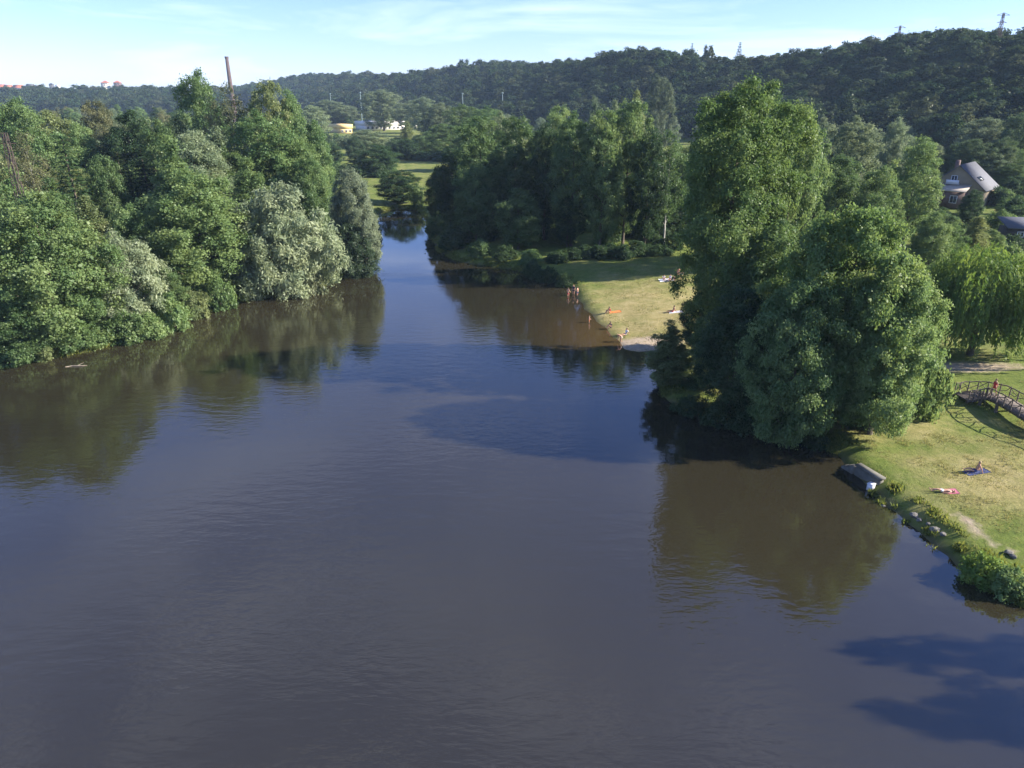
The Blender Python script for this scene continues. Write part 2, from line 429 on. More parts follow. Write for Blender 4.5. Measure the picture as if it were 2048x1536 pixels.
def make_crown(seed, prof, n, cr, ntuft, nleaf, ln, wd, flat=.8, tuft=.32, spread=.80, core=.45, ang=.22, up=.45, droop=0., wood=True, trunk_r=.3, H=None, far=False, gaps=.0, gap=1.0):
    r = np.random.default_rng(seed)
    C = clump_centres(r, prof, n, cr, core, ang, gap)
    n = len(C); zs = [p[0] for p in prof]; zc = zs[0] + (zs[-1] - zs[0]) * .35
    rc = cr * r.uniform(.6, 1.12, n)
    keep = r.uniform(0, 1, n) > gaps
    ci = np.repeat(np.nonzero(keep)[0], ntuft)
    outw = unit(np.c_[C[:, 0], C[:, 1], (C[:, 2] - zc) * .7 + .3 * cr])
    d = unit(r.normal(0, 1, (len(ci), 3)) + outw[ci] * .75 + np.array((0, 0, .25)))
    tp = C[ci] + d * (rc[ci] * (.45 + .6 * r.uniform(0, 1, len(ci))))[:, None] * np.array((1, 1, flat))
    if droop: tp[:, 2] -= droop * np.hypot(*(tp[:, :2] - C[ci][:, :2]).T) ** 1.3
    ti = np.repeat(np.arange(len(ci)), nleaf)
    ts = tuft * cr * r.uniform(.6, 1.3, len(ci))
    pos = tp[ti] + r.normal(0, 1, (len(ti), 3)) * ts[ti][:, None] * np.array((1, 1, .7))
    if droop: pos[:, 2] -= droop * .8 * np.abs(r.normal(0, 1, len(ti))) * ts[ti]
    nr = d[ti] * .75 + outw[ci[ti]] * .35 + np.array((0, 0, up)) + r.normal(0, spread, (len(ti), 3))
    V, F = leaf_quads(r, pos, nr, ln, wd)
    ct = r.uniform(0, 1, n); tt = r.uniform(0, 1, len(ci))
    tint = np.clip(.5 * ct[ci[ti]] + .3 * tt[ti] + .20 * r.uniform(0, 1, len(ti)), 0, 1)
    H = H or zs[-1]
    wb = MB()
    ztop = zs[0] + (zs[-1] - zs[0]) * .8
    k = 9; tz = np.linspace(-.6, ztop, k)
    wob = np.cumsum(r.normal(0, .02 * H / 10, (k, 2)), axis=0)
    tr = np.c_[wob, tz]; tr[0, :2] = tr[1, :2] * .6
    trad = trunk_r * (1 - .85 * np.linspace(0, 1, k)); trad[0] *= 1.35
    wb.tube(tr, trad, 7)
    if wood:
        sel = np.argsort(r.uniform(0, 1, n))[:min(n, 26)]
        for i in sel:
            c_ = C[i]; z0 = max(zs[0] * .6 + .2, c_[2] - (.5 + .55 * np.hypot(c_[0], c_[1])) * r.uniform(.8, 1.2)); z0 = min(z0, ztop * .95)
            p0 = np.array((np.interp(z0, tz, tr[:, 0]), np.interp(z0, tz, tr[:, 1]), z0))
            mid = (p0 + c_) / 2 + np.array((0, 0, -.08 * np.hypot(c_[0], c_[1]))) + r.normal(0, .12, 3)
            r0 = np.interp(z0, tz, trad) * .5
            wb.tube([p0, mid, c_ + outw[i] * cr * .3], [r0, r0 * .6, r0 * .2], 5)
    return V, F, np.repeat(tint, 4), wb

LIB = {}
def lib(kind, H, W, seeds, bark=None, **kw):
    for s in seeds:
        prof = kw['prof']
        a = dict(kw); a.pop('prof')
        V, F, t, wb = make_crown(s, prof, H=H, **a)
        wob = None
        cmesh = mesh_np(kind + '_crown', V, F, M_LEAF, {'tint': t})
        tmesh = wb.mesh(kind + '_trunk', bark or M_BARK, True)
        zt = V[:, 2].max(); hw = np.percentile(np.hypot(V[:, 0], V[:, 1]), 97)
        LIB.setdefault(kind, []).append((cmesh, tmesh, zt, hw))

lib('broad', 15, 5, (1, 2, 3, 4, 5), prof=[(1.6, 2.2), (4, 4.6), (8, 5.2), (11.5, 4.2), (14, 2.2), (15, .6)], n=120, cr=1.1, gap=1.15, ntuft=11, nleaf=38, flat=.8, ln=.215, wd=.15, trunk_r=.28)
lib('tall', 22, 5.5, (11, 12, 13, 14), prof=[(2.6, 2.6), (6, 4.6), (11, 5.6), (16, 5.4), (19.3, 4.3), (21.4, 2.3), (22, .9)], n=165, cr=1.12, gap=1.15, ntuft=10, nleaf=26, flat=1.05, ln=.27, wd=.185, trunk_r=.34, ang=.35, gaps=.06)
lib('spire', 18, 3, (21, 22, 23), prof=[(1.0, 1.6), (4, 2.9), (9, 2.9), (14, 1.8), (18, .3)], n=85, cr=1.0, ntuft=11, nleaf=30, ln=.26, wd=.17, trunk_r=.24, flat=1.25, ang=.3)
lib('birch', 20, 4, (31, 32), bark=M_BIRCH, prof=[(5, 1.6), (9, 3.2), (14, 3.4), (18, 2.0), (20, .5)], n=70, cr=1.1, ntuft=11, nleaf=15, ln=.26, wd=.17, trunk_r=.24, flat=1.1, ang=.35, gaps=.15, droop=.25)
lib('willow', 11, 6, (41, 42, 43), prof=[(.3, 4.2), (2.5, 5.8), (5.5, 5.8), (8.5, 4.4), (10.4, 2.2), (11, .8)], n=130, cr=1.15, ntuft=16, nleaf=20, ln=.40, wd=.13, trunk_r=.35, spread=.7, flat=.85, ang=.28, droop=.12)
lib('bush', 3.2, 2.4, (51, 52, 53), prof=[(.15, 1.8), (1.1, 2.3), (2.2, 1.8), (3.0, .8), (3.2, .3)], n=34, cr=.75, ntuft=10, nleaf=16, ln=.26, wd=.15, trunk_r=.07, ang=.35)

def make_spruce(seed, H=18, W=3.2, n=26, ln=.5, wd=.16, leaves=30):
    r = np.random.default_rng(seed); pos = []; nr = []; ax = []
    wb = MB(); wb.tube([(0, 0, -.5), (0, 0, H * .5), (0, 0, H * .98)], [.26, .15, .03], 6)
    for i in range(n):
        f = i / (n - 1); z = 1.2 + f * (H - 1.6); Rb = W * (1 - f) ** .85 + .25
        for th in np.arange(0, 6.28, 6.28 / (5 + int(6 * (1 - f)))) + r.uniform(0, 6):
            L_ = Rb * r.uniform(.7, 1.12); d = np.array((math.cos(th), math.sin(th), 0))
            k = int(leaves * (.35 + .65 * (1 - f))); u = r.uniform(.15, 1, k) ** .7
            p = d * (u * L_)[:, None] + np.c_[np.zeros((k, 2)), z - .42 * u ** 1.4 * L_ * .8 + .12 * L_ * u ** 3]
            p += r.normal(0, .16, (k, 3)) * np.array((1, 1, .6)); pos.append(p)
            side = np.array((-d[1], d[0], 0))
            ax.append(d * .8 + side * r.normal(0, .8, (k, 1)) + np.array((0, 0, -.35)))
            nr.append(np.array((0, 0, 1.0)) + d * .35 + r.normal(0, .45, (k, 3)))
    pos = np.vstack(pos); V, F = leaf_quads(r, pos, np.vstack(nr), ln, wd, np.vstack(ax))
    return V, F, np.repeat(r.uniform(.1, .8, len(pos)), 4), wb
for s in (61, 62):
    V, F, t, wb = make_spruce(s)
    LIB.setdefault('spruce', []).append((mesh_np('spruce_crown', V, F, M_LEAF, {'tint': t}), wb.mesh('spruce_trunk', M_BARK, True), V[:, 2].max(), 3.1))

def make_weeping(seed, H=13, W=6.5):
    r = np.random.default_rng(seed)
    prof = [(5, 3.5), (8, 5.6), (10.5, 5.2), (12.4, 3), (13, 1)]
    V, F, t, wb = make_crown(seed, prof, n=70, cr=1.3, ntuft=10, nleaf=14, ln=.42, wd=.1, trunk_r=.4, droop=.3, H=H, ang=.3)
    C = clump_centres(r, prof, 260, 1.0, .3, .35)
    pos = []; ax = []; nr = []; tt = []
    for c_ in C:
        o = unit(np.array((c_[0], c_[1], 0)))
        for s_ in range(5):
            st_ = c_ + r.normal(0, .55, 3) + o * .5; Ld = r.uniform(2.0, 7.0) * (.6 + .4 * np.hypot(c_[0], c_[1]) / 6)
            Ld = min(Ld, st_[2] - .9)
            k = max(4, int(Ld * 8)); u = np.sort(r.uniform(0, 1, k))
            p = st_ + np.c_[o[0] * (u ** .5) * .8, o[1] * (u ** .5) * .8, -u * Ld] + r.normal(0, .10, (k, 3)); pos.append(p)
            ax.append(np.array((0, 0, -1.0)) + r.normal(0, .25, (k, 3))); nr.append(o + np.array((0, 0, .35)) + r.normal(0, .5, (k, 3)))
            tt.append(np.clip(r.uniform(.2, .9) + r.normal(0, .12, k), 0, 1))
    V2, F2 = leaf_quads(r, np.vstack(pos), np.vstack(nr), .46, .12, np.vstack(ax))
    return np.vstack([V, V2]), np.vstack([F, F2 + len(V)]), np.r_[t, np.repeat(np.concatenate(tt), 4)], wb
V, F, t, wb = make_weeping(71)
LIB['weeping'] = [(mesh_np('weeping_willow_crown', V, F, M_LEAF, {'tint': t}), wb.mesh('weeping_willow_trunk', M_BARK, True), V[:, 2].max(), 6.4)]

# the big trees on the near right bank get crowns of their own
lib('hero_tall', 31, 8, (81,), prof=[(3.0, 3.0), (7, 5.4), (13, 7.0), (19, 7.8), (25, 7.8), (29, 5.8), (31.2, 2.6), (31.6, 1)], n=330, cr=1.3, gap=1.2, ntuft=14, nleaf=32, flat=.95, ln=.25, wd=.17, trunk_r=.55, ang=.36, gaps=.12, core=.42)
lib('hero_round', 18, 8, (91, 92), prof=[(2.0, 4.8), (5, 7.2), (9.5, 7.7), (13.4, 6.9), (16.6, 4.6), (18, 1.6)], n=270, cr=1.25, gap=1.25, ntuft=14, nleaf=32, flat=.65, ln=.25, wd=.175, trunk_r=.42, ang=.34, gaps=.08)

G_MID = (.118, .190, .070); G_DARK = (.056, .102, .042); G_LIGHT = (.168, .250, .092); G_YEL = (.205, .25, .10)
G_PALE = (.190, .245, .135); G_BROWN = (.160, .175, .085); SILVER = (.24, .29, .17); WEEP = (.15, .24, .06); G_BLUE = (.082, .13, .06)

COUNT = {}
def tree(kind, loc, sx, sz, col, label=None, cat='tree', group=None, name=None, sink=0.0):
    k = COUNT.get(kind, 0); COUNT[kind] = k + 1
    vs = LIB[kind]; cm_, tm_, zt, hw = vs[k % len(vs)]
    nm_ = name or {'broad': 'broadleaf_tree', 'tall': 'tall_tree', 'spire': 'slender_tree', 'birch': 'birch_tree', 'willow': 'silver_willow', 'bush': 'bush', 'spruce': 'spruce_tree',
                   'weeping': 'weeping_willow', 'hero_tall': 'poplar_tree', 'hero_round': 'alder_tree'}[kind]
    rz = (k * 2.399) % 6.283
    e = thing(nm_, label, cat, loc, rz, group)
    e.scale = (sx / hw, sx / hw, sz / zt)
    c_ = link('foliage' if cat == 'bush' else 'crown', cm_, e)
    j = np.random.default_rng(k * 7 + len(kind)).normal(0, 1, 2); lum = 1 + .10 * j[0]; j[1] *= kind != 'willow'
    c_.color = (max(col[0] * lum * (1 + .018 * j[1]), .01), max(col[1] * lum, .01), max(col[2] * lum * (1 - .018 * j[1]), .005), 1)
    link('stem' if cat == 'bush' else 'trunk', tm_, e)
    return e

def T(kind, px, ptop, Y, hw, col, label=None, group=None, cat='tree', name=None, zb=None):
    """a tree of real size: its axis at distance Y, its top and half width read off the photograph"""
    p, t_ = PY(px, ptop, Y); g = ground(p[0], Y) if zb is None else zb
    depth = Y * CT + (CAM_H - (p[2] + g) / 2) * ST
    return tree(kind, (p[0], Y, g - .15), hw * depth / FPX, max(p[2] - g, 1.0), col, label, cat, group, name)

# --- near right bank
T('hero_tall', 1500, 138, 74.5, 132, (.132, .21, .068), 'tallest tree, a broad poplar towering over the right bank against the dark hill', name='poplar_tree')
T('tall', 1612, 190, 78, 58, G_LIGHT, 'light green tall tree standing directly behind the tallest poplar, on its right')
T('hero_round', 1735, 392, 59, 150, (.18, .27, .085), 'light green spreading alder, highest of the waterside clump on the near right bank')
T('hero_round', 1812, 515, 56, 122, G_LIGHT, 'bright green alder at the right end of the waterside clump, beside the footbridge')
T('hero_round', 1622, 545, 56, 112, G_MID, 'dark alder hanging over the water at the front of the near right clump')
T('broad', 1490, 560, 60.5, 82, G_DARK, 'dark round alder at the river end of the waterside clump, beneath the tallest poplar')  # dark leaf colour paints in the shade lying on this tree
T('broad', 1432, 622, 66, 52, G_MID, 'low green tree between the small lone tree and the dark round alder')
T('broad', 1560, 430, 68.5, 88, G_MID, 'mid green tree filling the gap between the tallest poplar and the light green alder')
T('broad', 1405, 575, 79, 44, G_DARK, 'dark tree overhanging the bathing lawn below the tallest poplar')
T('spire', 1342, 636, 68.5, 44, G_YEL, 'small light green tree alone on the point between the bathing beach and the dark clump')
T('bush', 1395, 760, 68, 40, G_MID, 'low green bush at the foot of the small lone tree by the beach', cat='bush')
T('weeping', 2000, 474, 74, 112, WEEP, 'yellow-green weeping willow with hanging branches behind the footbridge')
T('bush', 1880, 690, 60, 45, G_LIGHT, 'bright bush at the right foot of the waterside clump above the bridge end', cat='bush')
T('bush', 1730, 800, 58, 50, G_MID, 'low green bush under the waterside clump above the landing stage', cat='bush')
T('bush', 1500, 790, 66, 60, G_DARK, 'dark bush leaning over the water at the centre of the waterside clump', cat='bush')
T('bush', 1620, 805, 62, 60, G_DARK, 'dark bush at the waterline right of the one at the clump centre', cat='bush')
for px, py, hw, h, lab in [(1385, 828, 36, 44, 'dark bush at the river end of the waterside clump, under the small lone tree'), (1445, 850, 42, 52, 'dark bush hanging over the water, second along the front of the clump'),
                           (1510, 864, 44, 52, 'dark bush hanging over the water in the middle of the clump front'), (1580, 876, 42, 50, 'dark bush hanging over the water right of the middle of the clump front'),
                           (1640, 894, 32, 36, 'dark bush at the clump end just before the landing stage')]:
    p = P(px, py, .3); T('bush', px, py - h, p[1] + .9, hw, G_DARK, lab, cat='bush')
for px, pt, Y, hw, lab in [(1480, 165, 113.5, 56, 'tall tree hidden behind the tallest poplar, shading the lawn'), (1560, 172, 114.5, 56, 'tall tree behind the tallest poplar, further from the river'),
                           (1428, 232, 120, 48, 'tall tree between the tallest poplar and the white birch'), (1625, 240, 118, 50, 'tree behind the right edge of the tallest poplar')]:
    T('tall', px, pt, Y, hw, G_MID, lab)
# --- trees between the clump and the hill
gb = 'trees of the gardens below the hill'
T('tall', 1850, 264, 132, 58, G_LIGHT, 'light green rounded tree just left of the brick house')
T('tall', 1715, 225, 155, 62, G_PALE, 'grey-green tree right of the tallest poplar in front of the dark hill')
T('broad', 1800, 230, 190, 36, G_PALE, 'small grey-green tree between the pale tree and the light tree by the house')
T('broad', 1690, 300, 122, 62, G_MID, 'mid green tree at the right shoulder of the tallest poplar')
T('broad', 1765, 325, 115, 52, G_LIGHT, 'light tree in front of the grey-green tree, above the spreading alder')
T('broad', 1880, 415, 104, 42, G_LIGHT, 'light green tree below the brick house on its left')
T('spire', 1962, 430, 112, 34, G_YEL, 'yellow-green small tree between the brick house and the weeping willow')
T('broad', 1952, 376, 148, 24, G_DARK, 'dark evergreen tree in front of the brick house wall')
T('broad', 1915, 440, 108, 30, G_MID, 'mid green small tree between the yellow-green tree and the light tree under the house')
T('broad', 1978, 230, 240, 60, G_PALE, 'round lit tree beneath the dark hill, above the brick house roof')
T('broad', 2042, 222, 230, 34, G_BLUE, 'dark bluish round tree at the photo edge beside the round lit tree')
T('broad', 1930, 280, 215, 40, G_BLUE, 'blue-green tree behind the brick house on the left')
T('broad', 2030, 325, 200, 34, G_MID, 'mid green tree behind the brick house on the right')
T('broad', 1990, 300, 205, 30, G_PALE, 'small pale tree behind the brick house ridge')
T('bush', 2038, 388, 155, 24, G_DARK, 'dark bush right of the brick house by the shed', cat='bush')
T('bush', 2005, 412, 140, 26, G_MID, 'green bush below the right corner of the brick house', cat='bush')
T('broad', 2040, 350, 190, 30, G_DARK, 'dark tree at the photo edge between the brick house and the hill trees')
T('broad', 2015, 405, 160, 20, G_MID, 'small mid green tree beside the right wing of the brick house')
T('broad', 2046, 415, 150, 22, G_BLUE, 'bluish small tree behind the garden shed')
T('broad', 1990, 455, 118, 26, G_LIGHT, 'light small tree just left of the garden shed')
T('bush', 2030, 480, 112, 34, G_LIGHT, 'light bush in front of the garden shed', cat='bush')
r2 = np.random.default_rng(61)
for i in range(18):
    px = 1850 + 12 * i; Y = r2.uniform(112, 160); x = (px - 1024) / FPX * (Y * CT + 10)
    tree('bush', (x, Y, ground(x, Y) - .15), r2.uniform(2.0, 3.2), r2.uniform(2.0, 4.2), [G_MID, G_LIGHT, G_DARK][i % 3], 'garden shrub on the slope below the brick house', 'bush', 'garden shrubs below the brick house', 'garden_shrub')
for i in range(9):
    px = 1985 + 9 * i; Y = r2.uniform(163, 188); x = (px - 1024) / FPX * (Y * CT + 10)
    tree('bush', (x, Y, ground(x, Y) - .15), r2.uniform(2.0, 3.0), r2.uniform(2.5, 4.6), [G_DARK, G_BLUE, G_MID][i % 3], 'garden shrub beside the brick house at the photo edge', 'bush', 'garden shrubs beside the brick house', 'garden_shrub')
T('broad', 1655, 230, 185, 40, G_PALE, 'pale tree behind the tall pair, low against the hill foot')
# --- the dark row behind the bathing lawn
gr = 'tree row'
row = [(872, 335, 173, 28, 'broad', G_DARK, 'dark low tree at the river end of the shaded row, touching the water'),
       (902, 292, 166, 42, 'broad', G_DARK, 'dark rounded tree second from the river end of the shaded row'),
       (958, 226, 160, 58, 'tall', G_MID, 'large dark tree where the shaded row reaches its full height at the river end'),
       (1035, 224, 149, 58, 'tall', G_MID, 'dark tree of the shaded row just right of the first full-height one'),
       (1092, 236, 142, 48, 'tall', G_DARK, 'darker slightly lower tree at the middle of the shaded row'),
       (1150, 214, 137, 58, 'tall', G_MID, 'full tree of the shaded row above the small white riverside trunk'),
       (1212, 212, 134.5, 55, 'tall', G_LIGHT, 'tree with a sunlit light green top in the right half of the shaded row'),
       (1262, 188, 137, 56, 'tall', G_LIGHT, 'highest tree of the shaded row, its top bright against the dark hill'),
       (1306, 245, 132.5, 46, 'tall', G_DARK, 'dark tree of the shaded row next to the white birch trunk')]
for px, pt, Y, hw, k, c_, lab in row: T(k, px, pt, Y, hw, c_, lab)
T('birch', 1345, 250, 134, 42, G_MID, 'birch with a clear white trunk at the lawn end of the shaded row')
T('birch', 1088, 300, 143, 32, G_DARK, 'birch with a thin pale trunk inside the shaded row')
for px, pt, Y, hw, c_, lab in [(1000, 216, 186, 40, G_PALE, 'paler tree peeping over the river half of the shaded row'), (1120, 206, 190, 40, G_LIGHT, 'light tree behind the middle of the shaded row'),
                               (1275, 174, 200, 26, G_YEL, 'yellow-green slim treetop rising behind the highest tree of the row'), (1190, 188, 215, 22, G_PALE, 'pale slim treetop behind the right half of the row'),
                               (1325, 148, 330, 30, (.13, .17, .10), 'lone pale tree at the hill foot left of the tallest poplar'), (1230, 196, 215, 20, G_PALE, 'second pale slim treetop behind the row, next to the yellow-green one')]:
    T('spire' if hw < 28 else 'tall', px, pt, Y, hw, c_, lab)
for px, py, hw, h, c_, lab in [(905, 500, 26, 45, G_DARK, 'dark bush at the water under the river end of the row'), (960, 515, 30, 42, G_MID, 'bush at the water beneath the first full-height row tree'),
                              (1010, 522, 28, 36, G_DARK, 'dark bush on the bank under the row, third from the river end'), (1060, 530, 28, 34, G_MID, 'green bush on the bank left of the bathing lawn'),
                              (1110, 530, 24, 28, G_DARK, 'small dark bush where the lawn begins under the row'), (1160, 522, 26, 26, G_MID, 'bush at the rear edge of the lawn'),
                              (1068, 548, 24, 34, G_DARK, 'dark waterside bush left of the lawn corner, nearest to the row'), (1098, 556, 22, 30, G_DARK, 'dark waterside bush between two others at the left lawn corner'), (1128, 566, 18, 24, G_DARK, 'last dark waterside bush beside the group of bathers'),
                              (870, 470, 22, 40, G_MID, 'bush leaning into the river at the far end of the row')]:
    p = P(px, py, .8); T('bush', px, py - h, p[1] + 1, hw, c_, lab, cat='bush')

r = np.random.default_rng(52); got = []
while len(got) < 22:
    Y = r.uniform(132, 200); px = r.uniform(890, 1390); x = (px - 1024) / FPX * (Y * CT + 9)
    if poly_sd(np.array([x]), np.array([Y]), SH)[0] < 5 or any((x - a) ** 2 + (Y - b_) ** 2 < 22 for a, b_ in got): continue
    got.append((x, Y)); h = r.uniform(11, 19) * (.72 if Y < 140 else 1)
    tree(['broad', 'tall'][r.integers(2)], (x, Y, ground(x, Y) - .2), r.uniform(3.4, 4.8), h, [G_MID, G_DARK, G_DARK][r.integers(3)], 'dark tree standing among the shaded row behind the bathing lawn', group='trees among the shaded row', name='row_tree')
got = []
while len(got) < 44:
    Y = r.uniform(126, 165); px = r.uniform(880, 1400); x = (px - 1024) / FPX * (Y * CT + 10)
    if Y < 141 - (px - 900) * .02 or poly_sd(np.array([x]), np.array([Y]), SH)[0] < 1.5 or any((x - a) ** 2 + (Y - b_) ** 2 < 6 for a, b_ in got): continue
    got.append((x, Y)); tree('bush', (x, Y, ground(x, Y) - .15), r.uniform(1.8, 3.4), r.uniform(2.2, 4.6), [G_MID, G_DARK, G_DARK][r.integers(3)], 'bush in the undergrowth beneath the shaded row', 'bush', 'undergrowth beneath the shaded row', 'undergrowth_bush')
for i, px in enumerate(range(1120, 1345, 25)):
    p, _q = PY(px, 500, 125.6 + (i * 37 % 5) * .6 + max(0, px - 1250) * .02); g0 = ground(p[0], p[1])
    tree('bush', (p[0], p[1], g0 - .15), 2.4, 2.0 + (i * 29 % 7) * .2, G_DARK, 'dark bush in the shade at the rear edge of the bathing lawn', 'bush', 'bushes at the rear edge of the lawn', 'lawn_edge_bush')
# --- left bank, front
T('broad', 55, 375, 80, 118, G_LIGHT, 'large light green tree at the photo edge, nearest on the left bank')
T('broad', -90, 330, 84, 120, G_MID, 'tree cut by the photo edge behind the nearest left bank tree')
T('willow', 225, 452, 88, 82, SILVER, 'smaller silvery white willow half way along the left bank', name='silver_willow')
T('spire', 165, 384, 96, 45, G_YEL, 'yellowish slender treetop left of the smaller silver willow')
T('broad', 258, 402, 99, 55, G_LIGHT, 'light green small tree behind the smaller silver willow')
T('broad', 375, 330, 102, 100, G_LIGHT, 'bright green full tree between the two silver willows of the left bank')
T('spire', 330, 262, 113, 62, G_LIGHT, 'tall pointed light tree rising behind the bright green tree of the left bank')
T('willow', 555, 354, 107, 98, SILVER, 'largest silvery white willow reaching down to the water on the left bank')
T('hero_round', 698, 328, 124, 64, (.215, .265, .165), 'grey-green silver willow at the end of the left bank, overhanging the narrow river', name='silver_willow')
T('willow', 692, 430, 119, 58, (.05, .085, .045), 'lower willow coloured dark for the shade beneath the far silver willow', name='willow_tree')  # dark leaf colour stands for the shade under the overhanging crown
T('willow', 455, 395, 106, 48, (.17, .21, .12), 'dull grey-green willow leaning on the left of the largest silver willow', name='willow_tree')
T('broad', 20, 560, 77, 70, G_MID, 'low green tree at the water by the photo edge of the left bank')
T('broad', 130, 540, 82, 52, G_MID, 'green tree by the water between the nearest tree and the smaller silver willow')
T('broad', 300, 520, 91, 52, G_MID, 'low mid green tree at the water right of the smaller silver willow')
# --- left bank, second layer
L2 = [('spruce', 122, 268, 104, 62, G_DARK, 'dark spruce with drooping branches in the left bank wood'),
      ('birch', 42, 255, 112, 38, G_BROWN, 'brownish thin birch beside the lattice pylon'),
      ('broad', 25, 188, 128, 70, G_LIGHT, 'light green tree at the top of the wood by the photo edge'),
      ('broad', 92, 214, 135, 58, G_YEL, 'yellowish round tree right of the light one at the wood top edge'),
      ('broad', 245, 216, 140, 68, G_DARK, 'dark broad tree in the middle of the left wood'),
      ('tall', 185, 196, 175, 46, G_BROWN, 'olive brown tree behind the dark broad tree, on its left'),
      ('broad', 305, 232, 128, 55, G_MID, 'mid green tree between the dark broad tree and the wood’s highest trees'),
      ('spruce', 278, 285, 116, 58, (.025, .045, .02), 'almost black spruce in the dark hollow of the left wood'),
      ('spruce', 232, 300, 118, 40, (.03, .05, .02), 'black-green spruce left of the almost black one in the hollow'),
      ('broad', 388, 248, 114, 60, G_PALE, 'pale green tree behind the bright green bank tree'),
      ('broad', 388, 130, 165, 56, G_MID, 'highest dark tree of the left wood, standing against the sky'),
      ('birch', 452, 158, 142, 46, G_BROWN, 'sparse brownish birch in front of the factory chimney'),
      ('birch', 420, 190, 140, 34, G_BROWN, 'second brownish birch, between the highest dark tree and the chimney'),
      ('tall', 528, 150, 152, 46, G_YEL, 'yellow-green tall tree right of the factory chimney'),
      ('tall', 572, 168, 155, 42, G_LIGHT, 'light tall tree at the right end of the left wood skyline'),
      ('tall', 508, 212, 122, 78, G_MID, 'big mid green tree in front of the yellow-green skyline tree'),
      ('broad', 585, 262, 124, 62, G_LIGHT, 'light green tree above the gap between the two far silver willows'),
      ('broad', 622, 236, 155, 42, G_MID, 'green tree ending the left wood beside the valley view'),
      ('spire', 490, 310, 106, 44, G_LIGHT, 'light slender tree behind the largest silver willow'),
      ('broad', 612, 300, 118, 50, G_MID, 'mid green tree directly behind the far silver willow'),
      ('spire', 430, 245, 118, 44, G_PALE, 'pale slender tree below the brown birches'),
      ('broad', 200, 300, 108, 50, G_MID, 'mid green tree between the spruces of the left wood'),
      ('broad', 345, 225, 150, 50, G_BLUE, 'bluish dark tree left of the highest dark tree'),
      ('spire', 20, 330, 90, 46, G_LIGHT, 'light slender tree in front of the lattice pylon foot'),
      ('spire', 95, 350, 86, 46, G_MID, 'mid green slender tree right of the pylon foot'),
      ('broad', 618, 255, 175, 32, G_BLUE, 'bluish tree at the left edge of the valley view'),
      ('broad', 150, 240, 150, 44, G_LIGHT, 'light round tree between the yellowish tree and the dark broad tree')]
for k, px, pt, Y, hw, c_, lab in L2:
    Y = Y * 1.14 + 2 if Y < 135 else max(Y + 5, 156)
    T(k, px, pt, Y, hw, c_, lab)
# the depth of the left wood: one cannot tell these apart
r = np.random.default_rng(4); got = []
while len(got) < 80:
    Y = r.uniform(118, 600); px = r.uniform(-120, 640 - 60 * (Y > 230)); x = (px - 1024) / FPX * (Y * CT + 5)
    if poly_sd(np.array([x]), np.array([Y]), SH)[0] < 9: continue
    if px > 560 and Y > 230: continue
    if any((x - a) ** 2 + (Y - b_) ** 2 < 42 for a, b_ in got): continue
    got.append((x, Y))
    h = r.uniform(13, 21)
    tree(['broad', 'broad', 'tall', 'spire'][r.integers(4)], (x, Y, ground(x, Y) - .2), r.uniform(4, 6.2) * h / 17, h, [G_MID, G_LIGHT, G_PALE, G_BROWN, G_DARK, G_YEL][r.integers(6)],
         'broadleaf tree deep in the wood of the left bank', group='trees deep in the left bank wood', name='woodland_tree')
# bushes on the left waterline
for i, (px, py, hw, h, c_, lab) in enumerate([
    (30, 722, 45, 55, G_MID, 'green bush at the waterline by the photo edge, lowest on the left bank'), (85, 715, 30, 34, G_YEL, 'yellowish bush at the waterline next to the pale smudge of weed'),
    (140, 700, 40, 60, G_MID, 'green bush at the waterline below the tree left of the smaller silver willow'), (190, 690, 36, 40, G_LIGHT, 'light bush at the waterline left below the smaller silver willow'),
    (240, 680, 44, 70, G_MID, 'tall green bush at the foot of the smaller silver willow'), (290, 668, 40, 50, G_LIGHT, 'light green spreading bush right below the smaller silver willow'),
    (335, 652, 38, 70, G_LIGHT, 'bright bush half way between the silver willows'), (380, 632, 36, 60, G_YEL, 'yellow-green bush at the waterline before the largest silver willow'),
    (425, 615, 34, 80, G_MID, 'dense green bush left of the foot of the largest silver willow'), (465, 600, 28, 50, G_LIGHT, 'small light bush touching the largest silver willow'),
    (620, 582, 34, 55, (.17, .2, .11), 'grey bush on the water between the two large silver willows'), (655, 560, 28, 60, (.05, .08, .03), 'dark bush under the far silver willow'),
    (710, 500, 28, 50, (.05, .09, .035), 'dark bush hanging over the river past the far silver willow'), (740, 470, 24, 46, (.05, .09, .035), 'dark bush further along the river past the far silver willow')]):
    p = P(px, py, .6); T('bush', px, py - h, p[1] + 1.2, hw, c_, lab, cat='bush')

